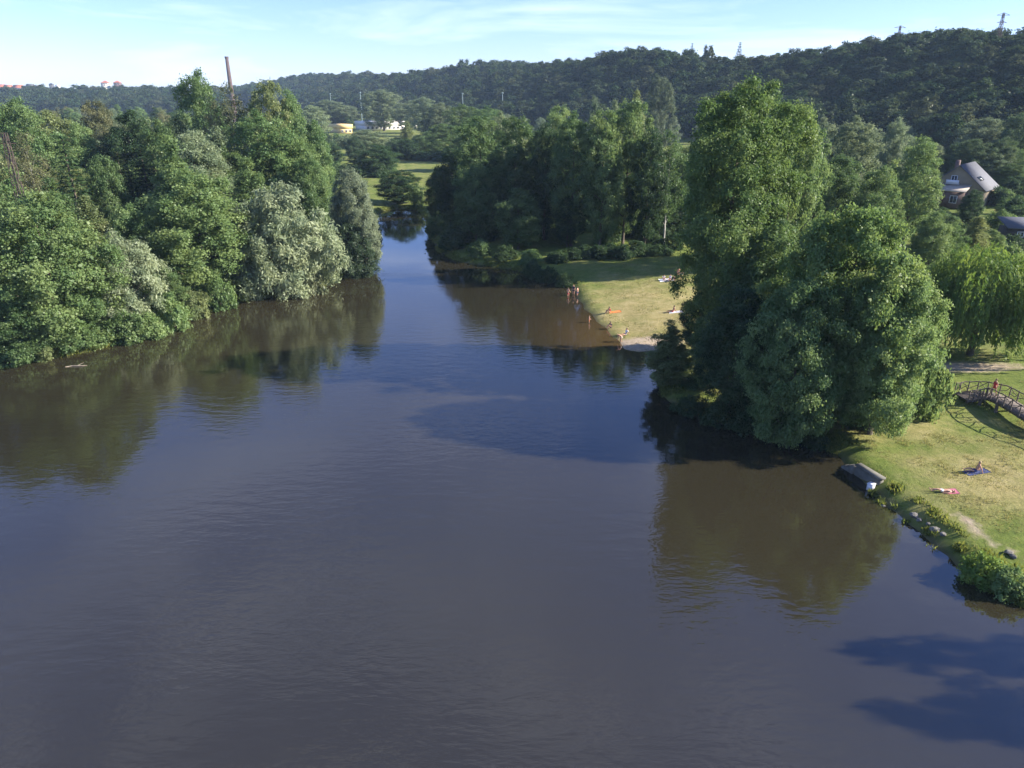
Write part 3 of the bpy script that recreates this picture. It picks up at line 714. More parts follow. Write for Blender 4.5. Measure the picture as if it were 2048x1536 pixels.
# --- the valley in the middle distance
VAL = [('broad', 752, 286, 262, 42, G_DARK, 'dark round tree on the meadow edge left of the river end'),
       ('broad', 796, 338, 200, 44, G_DARK, 'dark dense willow tree at the head of the river'),
       ('bush', 835, 372, 196, 18, G_LIGHT, 'light bush on the bank at the head of the river'),
       ('broad', 706, 270, 330, 20, G_BLUE, 'bluish tree in front of the yellow hall'),
       ('broad', 735, 256, 360, 44, G_PALE, 'pale grey tree in front of the white hall'),
       ('spire', 813, 240, 400, 17, G_YEL, 'conical yellow-green tree right of the white hall'),
       ('broad', 812, 275, 330, 24, G_DARK, 'dark small tree on the meadow below the conical one'),
       ('broad', 786, 276, 335, 18, G_BLUE, 'small dark tree left of the dark one on the meadow'),
       ('tall', 652, 198, 650, 40, G_PALE, 'pale tree behind the left floodlight mast'), ('tall', 690, 208, 660, 36, G_PALE, 'pale tree between the two left floodlight masts'),
       ('tall', 762, 176, 600, 44, G_PALE, 'large grey-green tree against the dark hill, right of the floodlight mast'),
       ('tall', 815, 200, 560, 34, G_PALE, 'pale tree in a line behind the conical tree'), ('tall', 846, 192, 520, 32, G_PALE, 'pale pointed tree in the valley line, right of the one behind the cone'),
       ('tall', 880, 202, 430, 40, G_PALE, 'pale valley tree left of the short floodlight mast'), ('tall', 925, 205, 380, 44, G_MID, 'valley tree in front of the short floodlight mast'),
       ('tall', 975, 208, 320, 44, G_MID, 'valley tree behind the river end of the shaded row'), ('tall', 885, 245, 340, 40, G_MID, 'mid green tree at the right edge of the far meadow'),
       ('broad', 848, 262, 360, 30, G_LIGHT, 'light tree at the rear edge of the far meadow'), ('broad', 935, 262, 280, 46, G_MID, 'mid green tree behind the dark row, beside the far meadow'),
       ('broad', 660, 282, 300, 26, G_DARK, 'dark bushy tree left of the yellow hall, at the wood edge'), ('broad', 715, 305, 290, 22, G_BLUE, 'low bluish tree left of the dark round meadow tree'),
       ('bush', 845, 300, 330, 30, G_DARK, 'dark hedge bush at the rear of the far meadow'), ('bush', 880, 300, 325, 26, G_DARK, 'dark bush at the right rear corner of the far meadow'),
       ('bush', 905, 330, 245, 22, G_DARK, 'dark bush at the right edge of the far meadow'), ('broad', 620, 208, 480, 36, G_PALE, 'pale tree beside the left wood at the valley mouth')]
for i, px in enumerate(range(652, 875, 20)):
    p, _q = PY(px, (262 if px < 740 else 273) + (i * 37 % 7), 395 + (i * 53 % 31)); g0 = ground(p[0], p[1])
    tree('bush', (p[0], p[1], g0 - .2), 6.0, max(p[2] - g0, 4), [G_BLUE, G_MID, G_PALE][i % 3], 'bush in the hedge between the far meadow and the halls', 'bush', 'hedge between the far meadow and the halls', 'hedge_bush')
for i, px in enumerate(range(655, 785, 17)):
    p, _q = PY(px, 318 + (i * 29 % 13), 255 + (i * 41 % 27)); g0 = ground(p[0], p[1])
    tree('bush', (p[0], p[1], g0 - .2), 4.6, max(p[2] - g0, 3), [G_DARK, G_MID, G_BLUE][i % 3], 'bush in the thicket between the left wood and the far meadow', 'bush', 'thicket left of the far meadow', 'thicket_bush')
for i, px in enumerate(range(780, 905, 14)):
    p, _q = PY(px, 300 + (i * 29 % 6), 335 + (i * 41 % 13)); g0 = ground(p[0], p[1])
    tree('bush', (p[0], p[1], g0 - .2), 4.2, max(p[2] - g0, 3), [G_DARK, G_DARK, G_BLUE][i % 3], 'bush in the dark hedge along the rear of the far meadow', 'bush', 'hedge at the rear of the far meadow', 'meadow_bush')
for k, px, pt, Y, hw, c_, lab in VAL: T(k, px, pt, Y, hw, c_, lab, cat='bush' if k == 'bush' else 'tree')
r = np.random.default_rng(9); got = []
while len(got) < 120:
    Y = r.uniform(400, 760); px = r.uniform(560, 1500); x = (px - 1024) / FPX * (Y * CT + 8)
    if ground(x, Y) > 7 or any((x - a) ** 2 + (Y - b_) ** 2 < 120 for a, b_ in got): continue
    if 640 < px < 860 and Y < 640: continue
    got.append((x, Y)); h = r.uniform(8, 15)
    tree(['broad', 'tall'][r.integers(2)], (x, Y, ground(x, Y) - .2), r.uniform(4.5, 6.5) * h / 16, h, [(.2, .26, .15), G_MID, G_PALE, (.2, .25, .16)][r.integers(4)], 'distant tree on the valley floor before the dark hill', group='distant valley floor trees', name='valley_tree')
r = np.random.default_rng(19); got = []
while len(got) < 60:
    Y = r.uniform(150, 300); px = r.uniform(1380, 2080); x = (px - 1024) / FPX * (Y * CT + 8)
    if ground(x, Y) > 14 or any((x - a) ** 2 + (Y - b_) ** 2 < 60 for a, b_ in got): continue
    if px > 1850 and Y < 205: continue
    got.append((x, Y)); h = r.uniform(8, 14)
    tree('broad', (x, Y, ground(x, Y) - .2), r.uniform(4, 6) * h / 13, h, [G_PALE, G_MID, G_BLUE, G_DARK][r.integers(4)], 'garden tree at the foot of the dark hill', group='garden trees at the hill foot', name='garden_tree')

# --- off-frame trees whose shadows fall on the lawn and the water
for x, y, h, wd_ in [(46.0, 29.4, 14.8, 1.8), (45.0, 25.4, 14.6, 2.4), (52, 24.8, 15.5, 2.6), (58, 42, 11, 3.4)]:
    tree('broad', (x, y, ground(x, y) - .2), wd_, h, G_MID, 'bank tree beyond the photo edge, shading the water', group='trees shading the near water', name='bank_tree')

# --- the wooded hill: nearest crowns one by one, the rest as one wood
FARC = []
for s in range(6):
    prof = [(1.5, 3.4), (4, 5.2), (8, 5.8), (11.5, 5.0), (13.8, 3.2), (14.8, 1.2)]
    V, F, t, wb = make_crown(200 + s, prof, n=46, cr=1.7, ntuft=8, nleaf=14, ln=.72, wd=.48, trunk_r=.25, wood=False, ang=.3, spread=.6)
    wv = np.vstack(wb.V); wf = np.vstack(wb.F)
    FARC.append(mesh_np('hillside_tree', np.vstack([V, wv]), np.vstack([F, wf + len(V)]), None, {'tint': np.r_[t, np.full(len(wv), .3)]}, mats=[M_FAR, M_BARK], mi=np.r_[np.zeros(len(F), int), np.ones(len(wf), int)]))
V, F, t, wb = make_spruce(260, leaves=14, n=18, ln=1.1, wd=.4)
FARS = mesh_np('hillside_spruce', V, F, M_FAR, {'tint': t * .4})

r = np.random.default_rng(33); pts = []; cell = {}
def try_pt(x, y, dmin):
    k = (int(x // 12), int(y // 12))
    for i in (-1, 0, 1):
        for j in (-1, 0, 1):
            for q in cell.get((k[0] + i, k[1] + j), ()):
                if (q[0] - x) ** 2 + (q[1] - y) ** 2 < dmin * dmin: return
    cell.setdefault(k, []).append((x, y)); pts.append((x, y))
# on the ridge and its front slope
cand = []
for i in range(len(RG) - 1):
    a, b_ = RG[i], RG[i + 1]; Lg = np.hypot(*(b_ - a)[:2]); nrm = np.array((-(b_ - a)[1], (b_ - a)[0])) / Lg
    Lf = 125 if a[1] < 700 else 125 + (a[1] - 700) * .12
    sp_ = 6.2 if a[1] < 900 else 8.5
    N = int(Lg * (Lf + 40) / sp_ ** 2 * 3.0)
    for _ in range(N):
        u = r.uniform(); v = r.uniform(-40, Lf)
        p = a[:2] + (b_ - a)[:2] * u + nrm * v
        cand.append((p[0], p[1], sp_))
for x, y, s_ in cand: try_pt(x, y, s_)
pts = np.array(pts)
# the far left plateau
cell.clear(); hill = pts; pts = []
for _ in range(2600):
    y = r.uniform(820, 1500); x = (r.uniform(-150, 440) - 1024) / FPX * (y * CT + 5); try_pt(x, y, 9)
plat = np.array(pts)
allp = np.vstack([hill, plat])
pz = ground(allp[:, 0], allp[:, 1])
inview = (np.abs(allp[:, 0]) < allp[:, 1] * .80 + 40) & (allp[:, 1] > 60)
allp, pz = allp[inview], pz[inview]
ok = pz > 5.0
allp, pz = allp[ok], pz[ok]
dist = np.hypot(allp[:, 0], allp[:, 1])
order = np.argsort(dist + 4 * r.normal(0, 1, len(dist)))
ind = set(); k = 0
for i in order:
    if len(ind) >= 130: break
    if allp[i, 1] > 230 and allp[i, 0] / allp[i, 1] < .72: ind.add(i)
for i in ind:
    s_ = r.uniform(.8, 1.35); o = link('hillside_tree', FARC[k % 6], loc=(allp[i, 0], allp[i, 1], pz[i] - .4), rot=(0, 0, r.uniform(0, 6.28)), scale=(s_, s_, s_ * r.uniform(.85, 1.15)))
    tag(o, 'broadleaf tree on the near shaded slope of the wooded hill', 'tree', 'trees on the near hill slope'); k += 1
rest = np.array([i for i in range(len(allp)) if i not in ind])
pc_ = bpy.data.collections.new('wood_kinds')
for q, me in enumerate(FARC): pc_.objects.link(bpy.data.objects.new('wood_kind', me))
fm = bpy.data.meshes.new('distant_forest'); fm.vertices.add(len(rest))
fm.vertices.foreach_set('co', np.c_[allp[rest], pz[rest] - .4].astype(np.float32).ravel())
def vattr(name, typ, val):
    at = fm.attributes.new(name, typ, 'POINT'); at.data.foreach_set('vector' if typ == 'FLOAT_VECTOR' else 'value', np.asarray(val).ravel())
fscale = r.uniform(.8, 1.3, len(rest)) * np.where(allp[rest, 1] > 900, 1.34, 1.0)
vattr('rot', 'FLOAT_VECTOR', np.c_[np.zeros((len(rest), 2)), r.uniform(0, 6.28, len(rest))].astype(np.float32))
vattr('scl', 'FLOAT_VECTOR', np.c_[fscale * 1.15, fscale * 1.15, fscale * r.uniform(.85, 1.12, len(rest))].astype(np.float32))
vattr('pick', 'INT', r.integers(0, 6, len(rest)).astype(np.int32))
fo = tag(link('distant_forest', fm), 'dense broadleaf wood covering the hill and the far plateau', 'wood', kind='stuff')
ng = bpy.data.node_groups.new('plant_wood', 'GeometryNodeTree')
ng.interface.new_socket('Geometry', in_out='INPUT', socket_type='NodeSocketGeometry'); ng.interface.new_socket('Geometry', in_out='OUTPUT', socket_type='NodeSocketGeometry')
gi = ng.nodes.new('NodeGroupInput'); go = ng.nodes.new('NodeGroupOutput'); ip = ng.nodes.new('GeometryNodeInstanceOnPoints')
ci = ng.nodes.new('GeometryNodeCollectionInfo'); ci.inputs['Collection'].default_value = pc_; ci.inputs['Separate Children'].default_value = True; ci.inputs['Reset Children'].default_value = True
def nattr(name, dt):
    q = ng.nodes.new('GeometryNodeInputNamedAttribute'); q.data_type = dt; q.inputs['Name'].default_value = name; return q.outputs['Attribute']
g = ng.links.new
m2p = ng.nodes.new('GeometryNodeMeshToPoints')
g(gi.outputs[0], m2p.inputs['Mesh']); g(m2p.outputs[0], ip.inputs['Points']); g(ci.outputs[0], ip.inputs['Instance']); ip.inputs['Pick Instance'].default_value = True
g(nattr('pick', 'INT'), ip.inputs['Instance Index']); g(nattr('rot', 'FLOAT_VECTOR'), ip.inputs['Rotation']); g(nattr('scl', 'FLOAT_VECTOR'), ip.inputs['Scale'])
g(ip.outputs[0], go.inputs[0])
md = fo.modifiers.new('plant', 'NODES'); md.node_group = ng
# conifers standing out on the skyline
for px, pt, Y, hw, lab in [(1481, 82, 560, 14, 'dark spruce standing clear on the hill skyline'), (1385, 84, 585, 10, 'thin spruce on the skyline left of the clear dark one'), (1418, 92, 580, 16, 'dark rounded tree on the skyline between the two spruces'),
                           (1365, 98, 590, 5, 'bare thin treetop on the skyline left of the thin spruce')]:
    p, t_ = PY(px, pt, Y); gz = ground(p[0], Y)
    o = link('skyline_spruce', LIB['spruce'][0][0] if px != 1418 else FARC[0], loc=(p[0], Y, gz - .5)); s_ = hw * t_ / FPX if False else hw * (Y * CT) / FPX / 3.0; hz = (p[2] - gz) / (18 if px != 1418 else 15)
    o.scale = (s_, s_, hz); o.color = (.03, .05, .03, 1); tag(o, lab, 'tree')
    if px == 1418: o.name = 'skyline_tree'; o.scale = (hw * (Y * CT) / FPX / 5.5,) * 2 + (hz,)

# ------------------------------------------------------------------ bank vegetation: grass along the waterline
r = np.random.default_rng(77)
def blades(n, pick, h0, h1, wd_):
    pos, hh = [], []
    while len(pos) < n:
        x, y = pick(); z = ground(np.array(x), np.array(y)) if False else None
        pos.append((x, y))
    return np.array(pos)
shl = SH[(SH[:, 1] > 26) & (SH[:, 1] < 210) & (np.abs(SH[:, 0]) < 90)]
seg = shl[r.integers(0, len(shl), 26000)] + r.normal(0, .75, (26000, 2))
nr_ = shl[(shl[:, 0] > 24) & (shl[:, 1] < 57)]; seg = np.vstack([seg, nr_[r.integers(0, len(nr_), 16000)] + r.normal(0, .9, (16000, 2))])
sdv = poly_sd(seg[:, 0], seg[:, 1], SH)
dens = .6 * vnoise(seg[:, 0], seg[:, 1], 2.2, 9) + .4 * vnoise(seg[:, 0], seg[:, 1], .8, 15)
bdist = np.hypot(seg[:, 0] - P(1195, 645)[0], seg[:, 1] - P(1195, 645)[1])
okm = (np.hypot(seg[:, 0] - P(1735, 945)[0], seg[:, 1] - P(1735, 945)[1]) > 3.4) & (sdv > -.25) & (sdv < 2.2) & (dens > np.where((seg[:, 0] > 24) & (seg[:, 1] < 57), .44, .42)) & (bdist > 19) & (seg[:, 0] > -90)
seg = seg[okm]; gz = ground(seg[:, 0], seg[:, 1]); N = len(seg)
hh = r.uniform(.14, .5, N) * (.5 + vnoise(seg[:, 0], seg[:, 1], 3.1, 4)); k = 5
bs = np.repeat(np.arange(N), k); az = r.uniform(0, 6.28, N * k)
base = np.c_[seg, gz - .05][bs] + np.c_[r.normal(0, .12, (N * k, 2)), np.zeros(N * k)]
lean = np.c_[np.cos(az), np.sin(az), np.zeros(N * k)] * (hh[bs] * r.uniform(.1, .6, N * k))[:, None]
tip = base + lean + np.c_[np.zeros((N * k, 2)), hh[bs] * r.uniform(.6, 1.1, N * k)]
sidev = np.c_[-np.sin(az), np.cos(az), np.zeros(N * k)] * .05
mid = (base + tip) / 2 + np.c_[np.zeros((N * k, 2)), hh[bs] * .12]
V = np.stack([base, mid + sidev, tip, mid - sidev], 1).reshape(-1, 3)
gmm = mesh_np('bank_grass', V, np.arange(len(V)).reshape(-1, 4), M_LEAF, {'tint': np.repeat(r.uniform(0, 1, N * k), 4)})
go_ = tag(link('bank_grass', gmm), 'tall rough grass and weeds along the waterline', 'grass', kind='stuff'); go_.color = (.17, .21, .055, 1)
# tufts in the lawns
seg = np.vstack([np.c_[r.uniform(27, 62, 16000), r.uniform(34, 66, 16000)], np.c_[r.uniform(0, 36, 9000), r.uniform(82, 126, 9000)]])
sdv = poly_sd(seg[:, 0], seg[:, 1], SH); dens = vnoise(seg[:, 0], seg[:, 1], 2.6, 19) * .6 + vnoise(seg[:, 0], seg[:, 1], .9, 21) * .4
dp = P(1965, 1030, 1); dens += .35 * np.exp(-((seg[:, 0] - dp[0]) / 4) ** 2 - ((seg[:, 1] - dp[1]) / 1.8) ** 2)
seg = seg[(sdv > .8) & (dens > .55) & (segd(seg[:, 0], seg[:, 1], pa, pb) > .8)]
gz = ground(seg[:, 0], seg[:, 1]); N = len(seg); k = 5
hh = r.uniform(.06, .2, N) * (.6 + vnoise(seg[:, 0], seg[:, 1], 3.1, 4)); bs = np.repeat(np.arange(N), k); az = r.uniform(0, 6.28, N * k)
base = np.c_[seg, gz - .03][bs] + np.c_[r.normal(0, .13, (N * k, 2)), np.zeros(N * k)]
lean = np.c_[np.cos(az), np.sin(az), np.zeros(N * k)] * (hh[bs] * r.uniform(.1, .7, N * k))[:, None]
tip = base + lean + np.c_[np.zeros((N * k, 2)), hh[bs] * r.uniform(.6, 1.1, N * k)]
sidev = np.c_[-np.sin(az), np.cos(az), np.zeros(N * k)] * .022; mid = (base + tip) / 2
V = np.stack([base, mid + sidev, tip, mid - sidev], 1).reshape(-1, 3)
lg_ = tag(link('lawn_grass', mesh_np('lawn_grass', V, np.arange(len(V)).reshape(-1, 4), M_LEAF, {'tint': np.repeat(r.uniform(0, 1, N * k), 4)})), 'uneven tufts in the dry lawns', 'grass', kind='stuff'); lg_.color = (.27, .27, .10, 1)
# separate reed clumps on the near right bank
for px, py, hw, h, c_, lab in [(1985, 1150, 50, 46, (.16, .25, .055), 'bright green bushy weed clump at the waterline in the near right corner'), (2035, 1172, 42, 42, G_LIGHT, 'green weed clump right of the bushy one at the photo edge')]:
    p = P(px, py, .6); T('bush', px, py - h, p[1], hw, c_, lab, cat='bush', name='weed_clump')

# rocks on the near right bank
def rock_mesh(seed):
    bm = bmesh.new(); bmesh.ops.create_icosphere(bm, subdivisions=3, radius=1)
    rr = np.random.default_rng(seed); dirs = unit(rr.normal(0, 1, (9, 3))); off = rr.uniform(.55, .95, 9)
    for v in bm.verts:
        c_ = np.array(v.co)
        for d_, o_ in zip(dirs, off):
            e_ = c_ @ d_
            if e_ > o_: c_ = c_ - d_ * (e_ - o_)
        v.co = c_ * (1 + .05 * rr.normal())
    me = bpy.data.meshes.new('rock'); bm.to_mesh(me); bm.free(); me.materials.append(M_ROCK); return me
RM = [rock_mesh(s) for s in range(4)]
for i, (px, py, s_, lab) in enumerate([(1828, 1032, .55, 'grey stone at the waterline half way down the near right bank'), (1838, 1040, .4, 'smaller grey stone below it at the waterline'), (1870, 1062, .6, 'largest pale stone among the weeds of the near right bank'),
                                       (1885, 1072, .4, 'small stone beside the largest pale stone'), (1768, 1002, .35, 'small dark stone just under the landing stage'), (2012, 1118, .5, 'white stone behind the bushy weed clump'),
                                       (2022, 1126, .38, 'smaller white stone right of the one behind the weed clump'), (1705, 962, .4, 'dark stone in the water at the landing stage wall'), (1856, 1050, .3, 'small stone left of the largest pale stone')]):
    p = P(px, py, .4); z = ground(p[0], p[1])
    tag(link('rock', RM[i % 4], loc=(p[0], p[1], z + .1), rot=(0, 0, i * 1.3), scale=(s_ * .62, s_ * .5, s_ * .36)), lab, 'rock', 'stones on the near right bank')

# ------------------------------------------------------------------ landing stage
M_WHITE = simple('white_paint', (.7, .7, .72), .5, .06, 3)
a = P(1716, 928, .9); b2 = P(1766, 958, .9); dv = b2 - a; ang = math.atan2(dv[1], dv[0]); Lg = np.hypot(dv[0], dv[1])
st_ = thing('landing_stage', 'weathered concrete landing stage with steps at the waterside', 'landing stage', (*(a + dv / 2)[:2], 0), ang)
q = MB(); q.box((0, 0, .88), (Lg, .6, .14)); q.build('slab', M_CONC, st_)
q = MB(); q.box((-.02, -.02, .05), (Lg - .1, .44, 1.3)); q.build('wall', M_CONC, st_)
for i in range(3):
    q = MB(); q.box((-Lg / 2 - .28 - .4 * i, .1, .60 - .22 * i - .4), (.39, .9, .8)); q.build('step', M_CONC, st_)
p = P(1742, 972, .35)
e = thing('utility_box', 'small white box standing at the water below the landing stage', 'box', (p[0], p[1], ground(p[0], p[1])), .6)
q = MB(); q.box((0, 0, .22), (.45, .4, .5)); q.build('casing', M_WHITE, e); q = MB(); q.box((0, 0, .5), (.52, .46, .05)); q.build('lid', M_WHITE, e)

# ------------------------------------------------------------------ footbridge of rough timber
bpts = [P(1922, 794, 1.4), P(1952, 790, 1.6), P(1985, 792, 1.8), P(2020, 808, 1.85), P(2060, 832, 1.9), P(2110, 864, 1.9), P(2170, 904, 1.8)]
bp3 = catmull(np.array(bpts), 5)
tgv = np.gradient(bp3, axis=0); sdv_ = np.c_[-tgv[:, 1], tgv[:, 0], np.zeros(len(tgv))]; sdv_ /= np.linalg.norm(sdv_, axis=1)[:, None]
br = thing('footbridge', 'rustic timber footbridge with branch railings at the photo edge', 'footbridge', tuple(bp3[8]))
off = bp3[8]
q = MB(); HW = 1.0
for i in range(len(bp3) - 1):
    for u in np.linspace(0, 1, 5, endpoint=False):
        c_ = bp3[i] + (bp3[i + 1] - bp3[i]) * (u + .1) - off; rz = math.atan2(*(tgv[i][:2][::-1]))
        sl = np.linalg.norm(bp3[i + 1] - bp3[i]) / 5 * .9
        q.box(c_, (sl, 2 * HW, .07), rz)
q.build('deck', M_OLDWOOD, br)
for s_ in (-1, 1):
    q = MB(); q.tube(bp3 - off + sdv_ * HW * .8 * s_ - np.array((0, 0, .18)), .12, 6); q.build('beam', M_OLDWOOD, br)
    q = MB(); q.tube(bp3 - off + sdv_ * HW * s_ + np.array((0, 0, 1.0)) + np.random.default_rng(3 + s_).normal(0, .03, bp3.shape), .055, 6); q.build('handrail', M_OLDWOOD, br)
    for i in range(0, len(bp3), 2):
        q = MB(); c_ = bp3[i] - off + sdv_[i] * HW * s_; q.tube([c_ + (0, 0, -.2), c_ + (0.02, 0.01, .5), c_ + (0, 0, 1.08)], [.06, .055, .045], 6); q.build('post', M_OLDWOOD, br)
        if i + 2 < len(bp3):
            d_ = bp3[i + 2] - off + sdv_[i + 2] * HW * s_
            rj = np.random.default_rng(i * 3 + s_ + 9); q = MB(); e1, e2, e3 = rj.uniform(.05, .45), rj.uniform(.3, .7), rj.uniform(.6, 1.15); q.tube([c_ + (0, 0, e1), (c_ + d_) / 2 + (rj.normal(0, .08), rj.normal(0, .08), e2), d_ + (0, 0, e3)], .035, 5)
            if rj.uniform() < .65: q.tube([c_ + (0, 0, rj.uniform(.7, 1.1)), (c_ + d_) / 2 + (rj.normal(0, .08), rj.normal(0, .08), rj.uniform(.4, .8)), d_ + (0, 0, rj.uniform(0, .5))], .03, 5)
            q.build('brace', M_OLDWOOD, br)
for i in (6, 14, 22):
    for s_ in (-1, 1):
        c_ = bp3[i] + sdv_[i] * HW * .8 * s_; gz = ground(c_[0], c_[1])
        q = MB(); q.tube([(*(c_ - off)[:2], gz - .4 - off[2]), c_ - off - (0, 0, .1)], [.16, .14], 7); q.build('pile', M_OLDWOOD, br)

# ------------------------------------------------------------------ houses
M_GLASS = simple('window_glass', (.03, .035, .04), .12, .1)
M_PLASTER = simple('tan_plaster', (.27, .22, .15), .9, .12, 1.0)
M_REDBRICK = simple('red_brick', (.15, .098, .085), .9, .2, 2.0)
M_SLATE = simple('grey_roof', (.105, .108, .12), .8, .12, 2.0)
M_BEIGE = simple('beige_roof', (.42, .36, .28), .8, .15, 2.0)
M_REDTILE = simple('red_tile', (.42, .15, .09), .8, .2, .5)
M_CREAM = simple('cream_render', (.72, .66, .52), .9, .06, .3)
M_YELLOW = simple('yellow_render', (.72, .52, .22), .9, .06, .3)
M_HALL = simple('pale_sheet_roof', (.8, .76, .72), .7, .06, .2)
M_DARKWOOD = simple('dark_boarding', (.07, .06, .055), .9, .25, 3)

def gable(q, w_, d_, h0, h1):
    """walls of a gabled block, ridge along y"""
    a_ = w_ / 2; b_ = d_ / 2
    V = [(-a_, -b_, 0), (a_, -b_, 0), (a_, b_, 0), (-a_, b_, 0), (-a_, -b_, h0), (a_, -b_, h0), (a_, b_, h0), (-a_, b_, h0), (0, -b_, h1), (0, b_, h1), (0, -b_, h0), (0, b_, h0), (0, -b_, 0), (0, b_, 0)]
    q.add(V, [(0, 12, 10, 4), (12, 1, 5, 10), (4, 10, 8, 4), (10, 5, 8, 8), (1, 2, 6, 5), (2, 13, 11, 6), (13, 3, 7, 11), (3, 0, 4, 7)][:2] + [(1, 2, 6, 5), (2, 13, 11, 6), (13, 3, 7, 11), (3, 0, 4, 7)])
    m_ = (h0 + h1) / 2
    for s_ in (-1, 1):
        y = -b_ * 1.0 if s_ < 0 else b_
        q.add([(-a_, y, h0), (0, y, h0), (0, y, h1), (-a_ / 2, y, m_)], [(0, 1, 2, 3)]); q.add([(0, y, h0), (a_, y, h0), (a_ / 2, y, m_), (0, y, h1)], [(0, 1, 2, 3)])
def roof_panels(w_, d_, h0, h1, ov=.5, th=.18):
    q = MB(); a_ = w_ / 2 + ov; b_ = d_ / 2 + ov; sl = (h1 - h0) / (w_ / 2); e_ = h0 - sl * ov
    for s_ in (-1, 1):
        V = [(0, -b_, h1 + .03), (0, b_, h1 + .03), (s_ * a_, b_, e_ + .03), (s_ * a_, -b_, e_ + .03)]
        V += [(x, y, z + th) for x, y, z in V]
        q.add(V, [(0, 1, 2, 3), (4, 7, 6, 5), (0, 4, 5, 1), (1, 5, 6, 2), (2, 6, 7, 3), (3, 7, 4, 0)])
    return q
def window(parent, c_, w_, h_, face='y', frame=M_WHITE):
    f_ = MB(); g_ = MB(); x, y, z = c_; t_ = .08
    def bx(q, cx, cz, ww, hh, dep):
        if face == 'y': q.box((x + cx, y, z + cz), (ww, dep, hh))
        else: q.box((x, y + cx, z + cz), (dep, ww, hh))
    bx(f_, 0, h_ / 2, w_ + .16, .1, .14); bx(f_, 0, -h_ / 2, w_ + .16, .1, .18)
    for s_ in (-1, 1): bx(f_, s_ * (w_ / 2 + .03), 0, .1, h_ - .1, .14)
    bx(f_, 0, 0, .06, h_ - .1, .12)
    o = f_.build('window', frame, parent); bx(g_, 0, 0, w_ - .04, h_ - .1, .05); g_.build('pane', M_GLASS, o)

# the house with the grey roof
hp, _t = PY(1932, 400, 172)
hz = ground(hp[0], 172)
hs = thing('brick_house', 'brick and plaster house with steep grey roof on the right', 'house', (hp[0] + .9, 176, hz), R(-44)); hs.scale = (1.12, 1.12, 1.06)
q = MB(); gable(q, 10.5, 11, 3.9, 8.6); q.build('wall', M_PLASTER, hs)
roof_panels(10.5, 11, 3.9, 8.6).build('roof', M_SLATE, hs)
q = MB(); q.box((-2.2, 1.5, 8.0), (.8, .8, 2.4)); ch = q.build('chimney', M_REDBRICK, hs)
window(hs, (-.6, -5.52, 5.7), 1.0, 1.5)
q = MB(); q.box((-.6, -6.0, 4.75), (2.4, 1.0, .12)); q.box((-.6, -6.5, 5.2), (2.4, .05, .8)); q.build('balcony', M_WHITE, hs)
an = MB(); an.box((-.8, -7.2, 1.7), (6.6, 3.3, 3.4)); an.build('annex_wall', M_REDBRICK, hs)
q = MB(); V = [(-4.5, -9.3, 3.45), (2.9, -9.3, 3.45), (2.9, -5.6, 4.6), (-4.5, -5.6, 4.6)]; V += [(x, y, z + .16) for x, y, z in V]
q.add(V, [(0, 3, 2, 1), (4, 5, 6, 7), (0, 1, 5, 4), (1, 2, 6, 5), (2, 3, 7, 6), (3, 0, 4, 7)]); q.build('annex_roof', M_BEIGE, hs)
window(hs, (-2.4, -8.87, 1.8), 1.2, 1.5); window(hs, (.8, -8.87, 1.8), 1.2, 1.5)
# roof windows in the right slope
sl = math.atan2(4.7, 5.25)
for k_ in range(3):
    q = MB(); q.box((0, 0, 0), (1.1, .75, .1)); o = q.build('roof_window', M_GLASS, hs); o.location = (3.4, -3.0 + k_ * 1.0, 8.6 - 3.4 * 4.7 / 5.25 + .3); o.rotation_euler = (0, sl, 0)
# the shed at the edge
sp_, _t = PY(2046, 470, 132)
sh = thing('garden_shed', 'low dark shed with flat grey roof at the photo edge below the brick house', 'shed', (sp_[0] + 1.5, 134, ground(sp_[0], 134)), R(-12))
q = MB(); q.box((0, 0, 1.2), (7, 4.5, 2.4)); q.build('wall', M_DARKWOOD, sh)
q = MB(); V = [(-4, -2.8, 2.45), (4, -2.8, 2.45), (4, 2.8, 3.7), (-4, 2.8, 3.7)]; V += [(x, y, z + .15) for x, y, z in V]
q.add(V, [(0, 3, 2, 1), (4, 5, 6, 7), (0, 1, 5, 4), (1, 2, 6, 5), (2, 3, 7, 6), (3, 0, 4, 7)]); q.build('roof', M_SLATE, sh)
window(sh, (-1.5, -2.27, 1.4), 1.0, .9)

# halls in the valley
def hall(name, label, px0, px1, ptop, pbot, Y, wall, roof, depth=18, nwin=5):
    p0, _ = PY(px0, pbot, Y); p1, _ = PY(px1, pbot, Y); tp, _ = PY((px0 + px1) / 2, ptop, Y)
    W_ = p1[0] - p0[0]; g0 = ground((p0[0] + p1[0]) / 2, Y) - .3; H_ = tp[2] - g0
    e = thing(name, label, 'hall', ((p0[0] + p1[0]) / 2, Y + depth / 2, g0))
    q = MB(); rh = H_ * .42; q.box((0, 0, (H_ - rh) / 2), (W_, depth, H_ - rh)); q.build('wall', wall, e)
    q = MB(); q.box((0, 0, H_ - rh / 2), (W_ + 1, depth + 1, rh)); q.build('roof', roof, e)
    for i in range(nwin): window(e, (-W_ / 2 + (i + .5) * W_ / nwin, -depth / 2 - .03, H_ * .3), W_ / nwin * .5, H_ * .25)
    return e
hall('sports_hall', 'yellow flat-roofed hall behind the far meadow', 664, 690, 249, 275, 560, M_YELLOW, M_YELLOW, nwin=3).rotation_euler[2] = R(40)
hall('sports_hall', 'long white hall behind the far meadow, right of the yellow one', 715, 796, 243, 275, 615, M_HALL, M_HALL, depth=26, nwin=9).rotation_euler[2] = R(30)
hall('sports_hall', 'small white building at the right of the long white hall', 822, 832, 241, 262, 640, M_HALL, M_HALL, depth=8, nwin=2)

